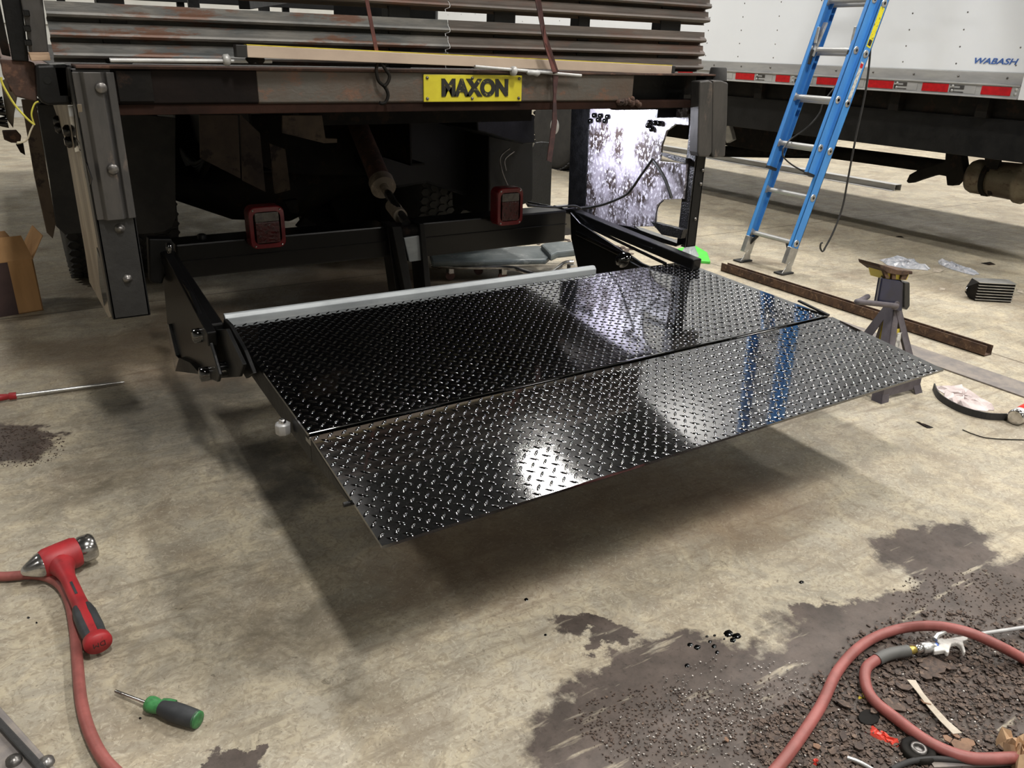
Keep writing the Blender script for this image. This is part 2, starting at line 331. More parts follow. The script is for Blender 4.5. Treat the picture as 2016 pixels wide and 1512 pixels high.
def text_mesh(txt, size, origin, xdir, ydir, depth, name, m, parent, shear=0, bold=0, spacing=1, width=None, label=None):
    cu = bpy.data.curves.new(name, 'FONT'); cu.body = txt; cu.size = size; cu.shear = shear; cu.offset = bold; cu.extrude = depth/2; cu.space_character = spacing
    o = bpy.data.objects.new(name, cu); C.objects.link(o); bpy.context.view_layer.update()
    me = bpy.data.meshes.new_from_object(o.evaluated_get(bpy.context.evaluated_depsgraph_get())); C.objects.unlink(o); bpy.data.objects.remove(o)
    X = Vector(xdir).normalized(); Y = Vector(ydir).normalized(); Z = X.cross(Y)
    xs = [v.co.x for v in me.vertices]; ys = [v.co.y for v in me.vertices]; x0, x1, y0 = min(xs), max(xs), min(ys)
    kx = (width/(x1-x0)) if width else 1
    mb = MB(); mb.add([Vector(origin)+X*((v.co.x-x0)*kx)+Y*(v.co.y-y0)+Z*v.co.z for v in me.vertices], [tuple(p.vertices) for p in me.polygons])
    return mb.build(name, m, parent, label=label)
# ================================================================== THE SETTING
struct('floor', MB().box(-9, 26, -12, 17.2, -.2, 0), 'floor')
struct('wall_back', MB().box(-9, 26, 17, 17.3, 0, 8), 'wall')
struct('wall_front', MB().box(-9, 26, -12.3, -12, 0, 8), 'wall')
struct('wall_left', MB().box(-9.3, -9, -12.3, 17.3, 0, 8), 'wall')
struct('wall_right', MB().box(26, 26.3, -12.3, 17.3, 0, 8), 'wall')
struct('ceiling', MB().box(-9.3, 26.3, -12.3, 17.3, 8, 8.2), 'ceil')
bb = MB()
for z0, z1, d in ((0, .18, .12), (.18, .22, .16), (1.5, 1.53, .04), (2.9, 2.93, .04)): bb.box(-9, 26, 17-d, 17, z0, z1)
struct('baseboard_back', bb, 'wall')
# ================================================================== FLATBED TRUCK
T = thing('flatbed_truck', (1.5, 5.4, 0), 'dark rusty flatbed truck seen from behind above the lowered tail lift', 'truck')
g = MB()   # rear crossbeam: lit face, sloped underside
xa, xb = .30, 2.325
prof = [(2.85, 1.250), (2.85, 1.150), (2.862, 1.143), (2.862, 1.125), (2.99, 1.12), (2.99, 1.250)]
g.prism([Vector((.60 if False else .73, y, z)) for y, z in prof], (xb-.73, 0, 0)); g.build('rear_beam', 'beam', T, .003)
MB().prism([Vector((.30, y, z)) for y, z in prof], (.43, 0, 0)).build('rear_beam_end', 'beamblk', T, .003, label='black painted left end of the rear beam')
MB().box(.3, 2.83, 2.858, 2.99, 1.114, 1.146).build('beam_flange', 'lowbeam', T, .002)
MB().box(.2, 2.84, 2.838, 3.02, 1.250, 1.258).build('bed_edge_plate', 'rust', T, .002)
MB().box(2.325, 2.72, 2.96, 3.0, 1.10, 1.25).build('beam_recess', 'semi', T, label='black recess at the right end of the beam')
wl_ = MB()
for i in range(16):
    a = random.uniform(0, 1); wl_.lathe((2.25+a*.12, 2.855, 1.142+random.uniform(-.014, .02)*(a)), (0, -1, 0), [(0, .014), (.008, .012), (.014, .004)], 8)
wl_.build('weld_bead', 'rust', T)
MB().box(.305, .405, 2.842, 2.85, 1.155, 1.245).build('welded_tab', 'dark', T, .002)
MB().box(.15, 2.87, 3.0, 9.6, 1.16, 1.25).build('bed_floor', 'dark', T, .004)
bm_ = MB()
for k in range(11): bm_.box(1.0, 2.1, 3.3+k*.58, 3.38+k*.58, 1.03, 1.16)
bm_.build('cross_sills', 'dark', T)
for x in (1.02, 1.88):
    o = MB(); o.box(x, x+.012, 4.2, 9.4, .72, 1.03); o.box(x, x+.09, 4.2, 9.4, .72, .732); o.box(x, x+.09, 4.2, 9.4, 1.018, 1.03)
    o.build('frame_rail', 'dark', T, .002)
# tan steel gussets that hang under the bed on the left, angled away
for px in ([(393, 226), (468, 226), (474, 352), (395, 312)], [(474, 226), (512, 262), (523, 378), (478, 356)], [(530, 282), (562, 294), (572, 374), (542, 382)]):
    yy = 3.9+.25*(px[0][0] > 400)+.2*(px[0][0] > 500)
    MB().prism(pts(px, y=yy), (0, .02, 0)).build('gusset_plate', 'undertan', T, .003, label='scuffed tan steel plate under the bed')
c = MB(); P = pts([(556, 227), (634, 227), (641, 272), (664, 273), (664, 281), (638, 282), (556, 262)], y=3.25); c.prism(P, (0, .012, 0)); c.build('crossmember_end', 'undertan', T, .002)
# hanging dark boxes and tanks
MB().prism(pts([(770, 226), (938, 226), (950, 300), (948, 385), (935, 392), (840, 362), (780, 372), (742, 330)], y=4.6), (0, .9, 0)).build('fuel_tank', 'semi', T, .02)
MB().prism(pts([(962, 266), (1050, 276), (1050, 395), (962, 432)], y=4.3), (0, .5, 0)).build('battery_box', 'semi', T, .01)
MB().prism(pts([(938, 226), (1053, 226), (1053, 282), (1030, 284), (975, 268), (940, 258)], y=4.0), (0, .5, 0)).build('tool_box', 'semi', T, .008)
cab = MB(); cab.tube(spline(pts([(1003, 292), (985, 310), (990, 342), (1003, 372)], y=4.25)), .005, 8); cab.tube(spline(pts([(1012, 298), (994, 314), (996, 336)], y=4.22)), .005, 8); cab.build('cable', 'steel', T)
MB().prism(pts([(492, 226), (762, 226), (762, 345), (600, 345), (500, 330)], y=5.0), (0, .06, 0)).build('dark_filler_panel', 'dark', T, .006)  # dark panel added to close a bright gap under the bed
# axle, differential, springs
ax = MB(); ax.tube([(-.02+.3, 5.4, .52), (.8, 5.4, .5), (1.15, 5.4, .46), (1.5, 5.4, .46), (1.85, 5.4, .48), (2.75, 5.4, .52)], [.07, .09, .20, .24, .12, .07], 18)
ax.build('rear_axle', 'dark', T)
for x in (.95, 1.92):
    sp = MB()
    for k in range(5): sp.tube(spline([(x, 4.7+.06*k, .78-.02*k), (x, 5.4, .62-.02*k), (x, 6.1-.06*k, .78-.02*k)], 5), .024, 6)
    sp.build('leaf_spring', 'dark', T)
MB().prism(pts([(345, 226), (398, 226), (398, 318), (440, 330), (640, 350), (672, 470), (640, 470), (600, 445), (586, 408), (560, 398), (500, 420), (460, 424), (420, 408), (395, 380), (372, 372), (345, 372)], y=5.75), (0, .1, 0)).build('spare_carrier', 'dark', T, .01)
MB().prism(pts([(640, 345), (790, 340), (800, 455), (720, 462), (683, 470), (652, 400)], y=5.6), (0, .35, 0)).build('air_tank', 'dark', T, .02)
def tyre(T, cx, cy, cz, R, w_, side, rim='steel'):
    t = MB(); pr = [(-w_/2, R*.62), (-w_/2, R*.9), (-w_/2+.02, R*.975), (-w_/2+.035, R), (w_/2-.035, R), (w_/2-.02, R*.975), (w_/2, R*.9), (w_/2, R*.62)]
    t.lathe((cx, cy, cz), (1, 0, 0), pr, 48); o = t.build('tyre', 'tyre', T)
    tr = MB()
    for k in range(54):
        for j, xx in enumerate((-.38, -.13, .13, .38)):
            a = 2*math.pi*(k+.5*(j % 2))/54; c_ = Vector((cx+xx*w_, cy+math.cos(a)*R, cz+math.sin(a)*R)); tv = Vector((0, -math.sin(a), math.cos(a))); rv = Vector((0, math.cos(a), math.sin(a)))
            hx = [(math.cos(q)*w_*.115, math.sin(q)*R*.052) for q in [math.pi/3*i for i in range(6)]]
            tr.prism([c_ + Vector((p, 0, 0)) + tv*q2 - rv*.005 for p, q2 in hx], rv*.014)
    tr.build('tread_blocks', 'tyre', o)
    h = MB(); h.lathe((cx+side*w_*.25, cy, cz), (side, 0, 0), [(-.1, R*.6), (.02, R*.62), (.05, R*.6), (0, R*.5), (-.03, R*.3), (.06, R*.25), (.08, R*.12), (.08, .01)], 32); h.build('wheel_rim', rim, T)
    return o
for x, sd in ((.29, -1), (.61, 1), (2.4, -1), (2.72, 1)): tyre(T, x, 5.4, .5, .5, .27, sd)
# mud flaps
MB().prism(pts([(72, 205), (345, 232), (346, 430), (338, 448), (322, 457), (285, 461), (158, 459), (128, 462), (110, 445), (94, 330)], y=4.6), (0, .012, 0)).build('mud_flap', 'rubber', T, .003)
MB().prism(pts([(1055, 281), (1066, 279), (1088, 281), (1084, 408), (1040, 408), (1030, 390), (1030, 330)], y=4.55), (0, .012, 0)).build('mud_flap', 'blkspatter', T, .003)
fl = MB().prism(pts([(772, 345), (790, 352), (890, 362), (902, 400), (898, 418), (855, 428), (810, 420)], y=6.4), (0, .012, 0)).build('front_mud_flap', 'flapgrey', T, .003, label='grey mud flap with black script strokes')
s = MB()
for q in ([(812, 368), (822, 385), (838, 410), (850, 425)], [(820, 368), (824, 386), (834, 392), (838, 384), (836, 368)], [(862, 372), (864, 392), (870, 414)]): s.tube(spline(pts(q, y=6.385), 6), .009, 6)
s.build('script_mark', 'blk', fl)
# left side: rusty long board beside the flap
MB().prism(pts([(42, 196), (70, 196), (110, 440), (104, 470), (92, 458), (68, 350)], y=4.2), (0, .04, 0)).build('side_board', 'undertan', T, .003, label='weathered brown strip hanging left of the mud flap')
# corner posts
def post(name, x0, x1, y0, y1, z0, z1, m, lab):
    b = MB(); t = .012
    b.box(x0, x1, y0, y0+t, z0, z1); b.box(x0, x0+t, y0, y1, z0, z1); b.box(x1-t, x1, y0, y1, z0, z1)
    b.prism([(x0, y0, z0), (x1, y0, z0), (x1, y1, z0), (x0, y1, z0)], (0, 0, .01))
    return b.build(name, m, T, .004, label=lab)
pl = post('corner_post', .182, .300, 2.85, 2.96, .465, 1.25, 'postblk', 'black left corner post')
pad = MB(); x0, x1 = .187, .300   # ribbed grey bumper pad on the upper half
pad.prism([(x0, 2.85, .80), (x1, 2.85, .80), (x1, 2.838, .80), (.278, 2.832, .80), (.272, 2.842, .80), (.262, 2.824, .80), (.215, 2.822, .80), (.205, 2.84, .80), (x0, 2.84, .80)], (0, 0, .44)); pad.build('bumper_pad', 'postgrey', pl, .002, label='worn grey ribbed pad on the left post')
for a, b_ in ((199, 173), (222, 333)):
    c_ = at(a, b_, y=2.823); k = MB(); k.lathe(c_, (0, -1, 0), [(0, .017), (.006, .017), (.01, .012), (.011, .002)], 24); k.build('bolt_head', 'steel', pl)
for a, b_ in ((236, 450), (251, 549), (230, 408)):
    c_ = at(a, b_, y=2.85); k = MB(); k.lathe(c_, (0, -1, 0), [(0, .016), (.004, .015), (.005, .009), (.012, .009), (.013, .001)], 6 if b_ > 500 else 18); k.build('bolt_head', 'steel' if b_ > 440 else 'dark', pl)
pr_ = post('corner_post', 2.735, 2.80, 2.85, 2.91, .465, 1.25, 'semi', 'black right corner post with wet paint spatter')
MB().box(2.7305, 2.7345, 2.849, 2.91, .465, 1.12).build('spatter_face', 'blkspatter', pr_)
for a, b_ in ((1383, 335), (1379, 362), (1368, 431)):
    c_ = at(a, b_, y=2.85); k = MB(); k.lathe(c_, (0, -1, 0), [(0, .008), (.006, .008), (.008, .001)], 16); k.build('bolt_head', 'steel', pr_)
for (q, y0) in (([(1378, 160), (1397, 158), (1404, 162), (1402, 300), (1396, 309), (1376, 308), (1374, 300)], 2.80), ([(1404, 158), (1420, 158), (1434, 163), (1432, 238), (1428, 308), (1404, 311), (1402, 303)], 2.80)):
    MB().prism(pts(q, y=y0), (0, .06, 0)).build('bumper_block', 'postgrey', pr_, .006, label='grey steel bumper block bolted to the right post')
MB().lathe(at(1412, 158, y=2.86), (0, 0, 1), [(0, .043), (.05, .037), (.055, .033)], 20).build('rubber_cap', 'rubber', pr_)
# corner stake pocket bracket at left
bk = MB().prism(pts([(70, 128), (134, 126), (141, 205), (96, 208), (82, 202), (74, 190)], y=3.0), (0, .1, 0)).build('stake_bracket', 'semi', T, .008)
MB().lathe(at(93, 158, y=2.999), (0, -1, 0), [(0, .011), (.001, .011)], 20).build('bracket_hole', 'oil', bk)
MB().prism(pts([(134, 127), (152, 135), (156, 206), (141, 205)], y=2.99), (0, .08, 0)).build('bracket_web', 'semi', T, .003)
MB().prism(pts([(0, 116), (24, 118), (56, 120), (68, 124), (74, 200), (62, 198), (30, 190), (6, 150)], y=3.06), (0, .14, 0)).build('side_channel', 'rust', T, .004, label='rusty channel end on the left of the bed')
st = MB(); st.prism(pts([(-8, -60), (36, -60), (57, 121), (24, 119)], y=3.05), (0, .03, 0)); st.build('stake_post', 'semi', T, .003)
MB().prism(pts([(30, -60), (78, -60), (96, 103), (58, 104), (52, 60)], y=3.02), (0, .02, 0)).build('stake_post', 'postgrey', T, .003)
for a, b_ in ((52, 26), (54, 56), (56, 84)): MB().box(*(lambda c_: (c_.x-.009, c_.x+.009, 2.995, 3.02, c_.z-.009, c_.z+.009))(at(a, b_, y=3.0))).build('stake_bolt', 'oil', T, .003)
for q in ([(-40, -60), (-14, -60), (22, 112), (4, 108)],): MB().prism(pts(q, y=3.25), (0, .05, 0)).build('stake_post', 'dark', T, .003)
MB().prism(pts([(56, 103), (97, 103), (100, 119), (62, 120)], y=3.0), (0, .09, 0)).build('wood_block', 'wood', T, .002)
MB().box(.02, .15, 3.1, 9.4, 1.17, 1.25).build('side_rail', 'rust', T, .004)
# rack of lighting parts and air line bits far left
tl = MB(); tl.prism(pts([(2, 160), (20, 150), (34, 190), (28, 225), (26, 252), (14, 236), (8, 205)], y=4.8), (0, .02, 0)); tl.build('fender_piece', 'tanplate', T, .002)
for k, (a, b_) in enumerate(((6, 198), (8, 207), (11, 221), (14, 236), (16, 244))): MB().lathe(at(a, b_, y=4.79), (-1, 0, 0), [(0, .02), (.03, .012), (.05, .004)], 10).build('stud', 'oil', T)
MB().prism(pts([(4, 258), (32, 257), (42, 268), (40, 282), (22, 281), (8, 275)], y=4.7), (0, .05, 0)).build('light_bracket', 'rust', T, .003)
MB().prism(pts([(31, 284), (46, 282), (50, 306), (40, 300)], y=4.7), (0, .04, 0)).build('marker_lamp', 'dark', T, .003)
for q, y_ in (([(560, 396), (586, 392), (590, 420), (572, 420)], 5.0), ([(585, 446), (600, 428), (620, 440), (640, 452), (600, 458)], 5.0)):
    MB().prism(pts(q, y=y_), (0, .05, 0)).build('spring_hanger', 'dark', T, .004)
# ---- side plates
spl = MB().prism(pts([(104, 206), (122, 206), (152, 205), (165, 300), (222, 622), (214, 626), (176, 556), (168, 500), (132, 290), (124, 262)], x=.186), (.012, 0, 0)).build('side_plate', 'tanplate', T, .002, label='scuffed tan left side plate')
for q in ([(133, 207), (143, 207), (151, 285), (160, 297), (148, 300), (140, 250)], [(149, 272), (157, 285), (180, 352), (176, 368), (168, 350), (158, 300)], [(190, 487), (200, 520), (212, 590), (205, 602), (196, 560)]):
    MB().prism(pts(q, x=.183), (.004, 0, 0)).build('slot', 'oil', spl, .001)
for a, b_ in ((137, 258), (140, 279), (116, 238), (119, 252)): MB().lathe(at(a, b_, x=.184), (-1, 0, 0), [(0, .022), (.012, .022), (.022, .012)], 8).build('plate_bolt', 'oil', spl)
spr = MB()
outer = pts([(1150, 218), (1352, 218), (1352, 262), (1316, 262), (1308, 268), (1302, 290), (1299, 320), (1340, 322), (1338, 392), (1306, 394), (1296, 402), (1291, 440), (1160, 445), (1190, 455), (1140, 450), (1142, 330)], x=2.72)
outer = pts([(1146, 200), (1356, 200), (1356, 247), (1330, 245), (1312, 258), (1303, 285), (1299, 318), (1352, 322), (1345, 392), (1306, 393), (1293, 404), (1289, 446), (1132, 446)], x=2.72)
spr.prism(outer, (.012, 0, 0)); sp_o = spr.build('side_plate', 'spray', T, .002, label='right side plate mottled with white and brown spray')
MB().prism(pts([(1125, 205), (1161, 205), (1152, 412), (1118, 408)], x=2.715), (.012, 0, 0)).build('textured_strip', 'blkspatter', sp_o, .002)
for a, b_ in ((1173, 227), (1185, 228), (1199, 230), (1165, 238), (1181, 236), (1194, 238), (1282, 241), (1293, 242), (1302, 243), (1286, 254), (1279, 247)):
    MB().lathe(at(a, b_, x=2.718), (-1, 0, 0), [(0, .014), (.02, .012), (.022, .002)], 8).build('plate_bolt', 'oil', sp_o)
MB().prism(pts([(1300, 300), (1350, 312), (1350, 322), (1325, 316), (1302, 306)], x=2.70), (.03, 0, 0)).build('cut_edge_lip', 'blkspatter', sp_o, .002)
MB().prism(pts([(1280, 436), (1345, 452), (1340, 470), (1302, 462)], x=2.69), (.03, 0, 0)).build('lower_lip', 'blkspatter', sp_o, .002)
MB().prism(pts([(1200, 440), (1240, 446), (1340, 482), (1330, 486), (1300, 478), (1215, 452)], x=2.70), (.05, 0, 0)).build('lower_flange', 'gloss', sp_o, .003)
# black recess panel behind the right post top
MB().box(2.60, 2.715, 2.995, 3.01, 1.06, 1.2).build('recess_panel', 'semi', T)
# wiring along the cross tube, with the black loom up the plate
wr = MB(); wr.tube(spline(pts([(1040, 398), (1070, 404), (1110, 411), (1150, 410), (1190, 402), (1230, 385), (1245, 370), (1262, 345), (1284, 314)], x=2.55)), .0065, 8)
wr.tube(spline(pts([(1284, 314), (1296, 330), (1310, 355), (1322, 390)], x=2.66)), .008, 8); wr.tube(spline(pts([(1040, 404), (1090, 408), (1130, 405), (1145, 412)], y=3.45)), .005, 8)
wr.tube(spline(pts([(1290, 448), (1292, 420), (1298, 403), (1306, 395)], x=2.68)), .003, 6)
tag(wr.build('wiring_loom', 'blk'), 'black wiring loom draped from the cross tube up the mottled right side plate', 'cable')
# ================================================================== TAIL LIFT
G = thing('tail_lift', (1.5, 2.2, 0), 'glossy black diamond plate tail lift lowered behind the truck', 'tail lift')
A_, B_, HL, HR, FL_, FR_ = at(450, 641, z=.453), at(1345, 515, z=.453), at(610, 858, z=.435), at(1636, 623, z=.435), at(752, 1075, z=.385), at(1858, 727, z=.385)
A_ = at(452, 641, z=.453)
def deck(name, c0, c1, c2, c3, label, thick=.008):
    """c0,c1 far edge left,right; c3,c2 near edge left,right; lugs at 45 degrees in two directions"""
    b = MB(); dz = Vector((0, 0, -thick)); b.hexa([c3+dz, c2+dz, c1+dz, c0+dz, c3, c2, c1, c0])
    W = (c1-c0).length; D = (c3-c0).length; nx = int(W/.036); ny = int(D/.0405)
    def S(u, v): return c0*(1-u)*(1-v)+c1*u*(1-v)+c2*u*v+c3*(1-u)*v
    n = (c1-c0).cross(c0-c3).normalized()
    if n.z < 0: n = -n
    eX = (c1-c0).normalized(); eY = (c3-c0).normalized()
    def lug(c, d):
        d = d.normalized(); s_ = n.cross(d); L_, w_, h = .0160, .0042, .0020
        ring = [(-1, 0), (-.55, -.85), (0, -1), (.55, -.85), (1, 0), (.55, .85), (0, 1), (-.55, .85)]
        top = [(-.62, 0), (-.35, -.42), (0, -.5), (.35, -.42), (.62, 0), (.35, .42), (0, .5), (-.35, .42)]
        vs = [c+d*(a*L_)+s_*(q*w_) for a, q in ring]+[c+d*(a*L_)+s_*(q*w_)+n*h for a, q in top]+[c+n*h*1.12]
        fs = [(i, (i+1) % 8, 8+(i+1) % 8, 8+i) for i in range(8)]+[(8+i, 8+(i+1) % 8, 16) for i in range(8)]
        b.add(vs, fs, True)
    for j in range(ny*2):
        for i in range(nx):
            # two interleaved sub-lattices: one runs one way, the other the other way
            u = (i+.3+(.5 if j % 2 else 0))/nx; v = (j+.5)/(ny*2)
            if u > .992: continue
            d = (eX+eY) if (j % 2) else (eX-eY)
            lug(S(u, v), d)
    o = b.build(name, 'gloss', G, label=label)
    return o
gap = Vector((0, .012, 0))
main = deck('platform_deck', A_, B_, HR+gap, HL+gap, 'black diamond plate main deck')
ramp = deck('flip_ramp', HL-gap*.6, HR-gap*.6, FR_, FL_, 'black diamond plate flip-over ramp sloping to the floor side', .007)
hb = MB(); hb.bar(HL+Vector((0, 0, -.022)), HR+Vector((0, 0, -.022)), .07, .012); hb.build('hinge_backing', 'gloss', G)
hb = MB(); hb.tube([HL+Vector((0, .003, -.012)), HR+Vector((0, .003, -.012))], .007, 12); hb.build('hinge_rod', 'gloss', G)
hb = MB(); hb.bar(HL+Vector((0, .014, -.002)), HR+Vector((0, .014, -.002)), .01, .008); hb.build('hinge_weld_strip', 'gloss', G, .002)
hc = at(1480, 593, z=.447); MB().bar(at(1572, 592, z=.452), HR+Vector((0, .01, .001)), .012, .008).build('corner_edge_bar', 'semi', G, .002)
# side skirts: channel under main deck, tapering under the ramp
for s_, (a0, a1, a2) in ((1, (A_, HL, FL_)), (-1, (B_, HR, FR_))):
    o = MB(); dz = Vector((0, 0, 1)); x = Vector((s_*.012, 0, 0)); q = a1+(a2-a1)*.62; z8 = -.009*dz
    o.prism([a0+z8, a1+z8, a1-dz*.075, a0-dz*.085], x); o.build('deck_side_channel', 'semi', G, .003)
    o = MB(); o.prism([a1+z8, q+z8+dz*0, q-dz*.018, a1-dz*.072], x); o.build('ramp_side_channel', 'semi', G, .003)
    for t in (.93,):
        o = MB(); c_ = a1+(a2-a1)*.60-dz*.016-x*.5; o.lathe(c_, (1, 0, 0), [(-.01, .006), (.012, .006)], 8); o.build('pin', 'semi', G)
for t in (.2, .4, .6, .8):
    a = A_.lerp(B_, t); b_ = HL.lerp(HR, t); MB().bar(a-Vector((0, 0, .045)), b_-Vector((0, 0, .045)), .05, .07).build('deck_stringer', 'semi', G, .003)
# hinge roller / nut at left of hinge
c_ = at(557, 840, x=HL.x-.022); k = MB(); k.lathe(c_, (0, 0, 1), [(-.02, .018), (-.016, .021), (.008, .021), (.012, .016)], 8); k.build('ramp_pivot_nut', 'aludull', G, .001)
MB().lathe(c_+Vector((0, 0, .012)), (0, 0, 1), [(0, .010), (.01, .009), (.011, .004)], 14).build('grease_fitting', 'chrome', G)
# grey primed angle behind the truck-side edge
pa = at(445, 636, z=.455); pa = A_+Vector((-.0, .02, 0)); pb = at(1168, 541, z=.455)
et = at(800, 573, y=2.70).z; o = MB(); o.prism([(A_.x-.005, 2.692, .36), (A_.x-.005, 2.694, et-.012), (A_.x-.005, 2.705, et), (A_.x-.005, 2.72, et), (A_.x-.005, 2.70, .36)], (2.08-A_.x, 0, 0)); o.build('edge_angle', 'whitegrey', G, .002, label='grey primed angle along the truck side of the deck')
# main cross tube
o = MB(); o.box(.50, 1.45, 3.5, 3.65, .405, .553); o.box(1.62, 2.47, 3.5, 3.65, .385, .553); o.box(1.44, 1.63, 3.52, 3.64, .41, .54); o.build('cross_tube', 'armblk', G, .008)
o = MB(); o.box(.50, 2.47, 3.494, 3.5, .478, .482); o.build('cross_tube_seam', 'semi', G)
MB().lathe((.62, 3.56, .553), (0, 0, 1), [(0, .018), (.02, .018), (.024, .01)], 6).build('tube_bolt', 'semi', G)
# upper lift arms: square tubes from cross tube to deck corners
for x, e, lab in ((.455, at(425, 652, x=.455), 'left'), (2.47, at(1372, 521, x=2.52), 'right')):
    s0 = at(322, 492, x=.44) if lab == 'left' else at(1138, 424, x=2.47)
    o = MB(); o.bar(s0, e, .055, .05); o.build('lift_arm', 'armblk', G, .006, label='black square tube '+lab+' upper arm')
# lower arm plates
o = MB(); o.prism(pts([(318, 522), (346, 540), (372, 575), (404, 650), (420, 700), (431, 738), (427, 752), (392, 737), (345, 731), (330, 645), (326, 600)], x=.42), (.012, 0, 0)); la = o.build('lower_arm_plate', 'armblk', G, .003, label='black left lower arm plate')
MB().prism(pts([(327, 640), (331, 638), (346, 700), (352, 706), (345, 731)], x=.405), (.018, 0, 0)).build('arm_flange', 'gloss', la, .002)
MB().prism(pts([(345, 731), (352, 704), (374, 714), (394, 737)], x=.40), (.03, 0, 0)).build('arm_foot', 'semi', la, .002)
o = MB(); o.bar(at(330, 505, x=.43), at(418, 668, x=.43), .03, .05); o.build('arm_edge_strip', 'armblk', G, .004)
for a, b_ in ((390, 660), (404, 736)): MB().lathe(at(a, b_, x=.41), (-1, 0, 0), [(-.02, .024), (.016, .024), (.02, .012)], 16).build('pivot_pin', 'gloss', G)
o = MB(); o.prism(pts([(404, 650), (445, 648), (478, 718), (470, 742), (429, 745), (418, 700)], x=.455), (.012, 0, 0)); o.build('bracket_plate', 'semi', G, .003)
o = MB(); a = at(430, 728, x=.43); o.tube([a, a+Vector((.075, 0, 0))], .024, 18); o.build('pivot_tube', 'gloss', G)
o = MB(); o.prism(pts([(440, 628), (452, 640), (480, 690), (498, 735), (484, 745), (458, 700), (438, 660)], x=.49), (.012, 0, 0)); o.build('deck_bracket', 'semi', G, .002)
o = MB(); o.prism(pts([(292, 470), (338, 470), (345, 498), (318, 560), (296, 556)], y=3.3), (0, .06, 0)); o.build('arm_mount', 'semi', G, .006, label='black mount where the left arm meets the tube')
for a, b_ in ((336, 488), (303, 546)): MB().lathe(at(a, b_, x=.395), (-1, 0, 0), [(0, .018), (.012, .018), (.014, .006)], 10).build('mount_bolt', 'gloss', G)
o = MB(); o.prism(pts([(1122, 418), (1142, 440), (1230, 497), (1240, 515), (1300, 548), (1290, 560), (1150, 556), (1140, 540), (1124, 470)], x=2.42), (.012, 0, 0)); ra = o.build('lower_arm_plate', 'armblk', G, .003, label='black right lower arm plate')
MB().lathe(at(1226, 512, x=2.41), (-1, 0, 0), [(-.03, .036), (.01, .036), (.012, .022), (.03, .022), (.032, .008)], 20).build('pivot_pin', 'gloss', G)
MB().prism(pts([(1236, 500), (1262, 518), (1300, 534), (1282, 540), (1242, 526)], x=2.47), (.012, 0, 0)).build('arm_foot', 'semi', ra, .002)
o = MB(); o.bar(at(1138, 458, x=2.43), at(1232, 503, x=2.43), .03, .02); o.bar(at(1136, 436, x=2.44), at(1310, 519, x=2.44), .02, .008); o.build('arm_edge_strip', 'gloss', G, .002)
o = MB(); o.box(2.46, 2.66, 3.52, 3.62, .41, .56); o.build('tube_end_bracket', 'gloss', G, .006)
# centre lever: two side plates with a grey block between
for q in ([(772, 447), (790, 446), (818, 604), (804, 606)], [(826, 441), (836, 440), (852, 598), (840, 600)]):
    o = MB(); o.prism(pts(q, y=3.40), (0, .14, 0)); o.build('lever_plate', 'semi', G, .003)
o = MB(); o.prism(pts([(762, 448), (776, 447), (806, 606), (784, 606)], y=3.46), (0, .1, 0)); o.build('lever_web', 'armblk', G, .003)
MB().cyl(at(786, 456, y=3.44), at(832, 451, y=3.44), .027).build('lever_pin', 'dark', G)
o = MB(); o.prism(pts([(795, 468), (829, 463), (836, 512), (806, 516)], y=3.42), (0, .05, 0)); o.build('lever_block', 'whitegrey', G, .004, label='grey block between the lever plates')
# hydraulic cylinder from the lever up under the bed
a, b_, c2, d_ = at(700, 235, y=4.5), at(752, 362, y=3.95), at(772, 405, y=3.75), at(800, 440, y=3.5)
cy = MB(); cy.tube([a, b_], .055, 24); cyl = cy.build('hydraulic_cylinder', 'rust', G)
MB().tube([b_-(b_-a).normalized()*.02, b_+(b_-a).normalized()*.035], .066, 24).build('cylinder_gland', 'tanplate', cyl)
MB().tube([b_, d_], .022, 16).build('piston_rod', 'chrome', cyl); MB().tube([c2, c2.lerp(d_, .6)], .035, 16).build('rod_clevis', 'tanplate', cyl)
# sign
sg = MB(); P = pts([(833, 147), (1027, 152), (1027, 202), (833, 200)], y=2.847); x0, x1, z1, z0 = P[0].x, P[1].x, 1.244, 1.148
sg.box(x0, x1, 2.843, 2.8495, z0, z1); S_ = sg.build('name_sign', 'yellow', G, .002, label='yellow sign with black MAXON letters')
text_mesh('MAXON', .080, (x0+.072, 2.8415, z0+.018), (1, 0, 0), (0, 0, 1), .003, 'sign_lettering', 'signblk', S_, bold=.0045, width=(x1-x0)*.68, label='black MAXON letters')
for x in (x0+.014, (x0+x1)/2-.01, x1-.014):
    for z in (z0+.012, z1-.012): MB().lathe((x, 2.8425, z), (0, -1, 0), [(0, .006), (.004, .005), (.005, .001)], 10).build('sign_rivet', 'steel', S_)
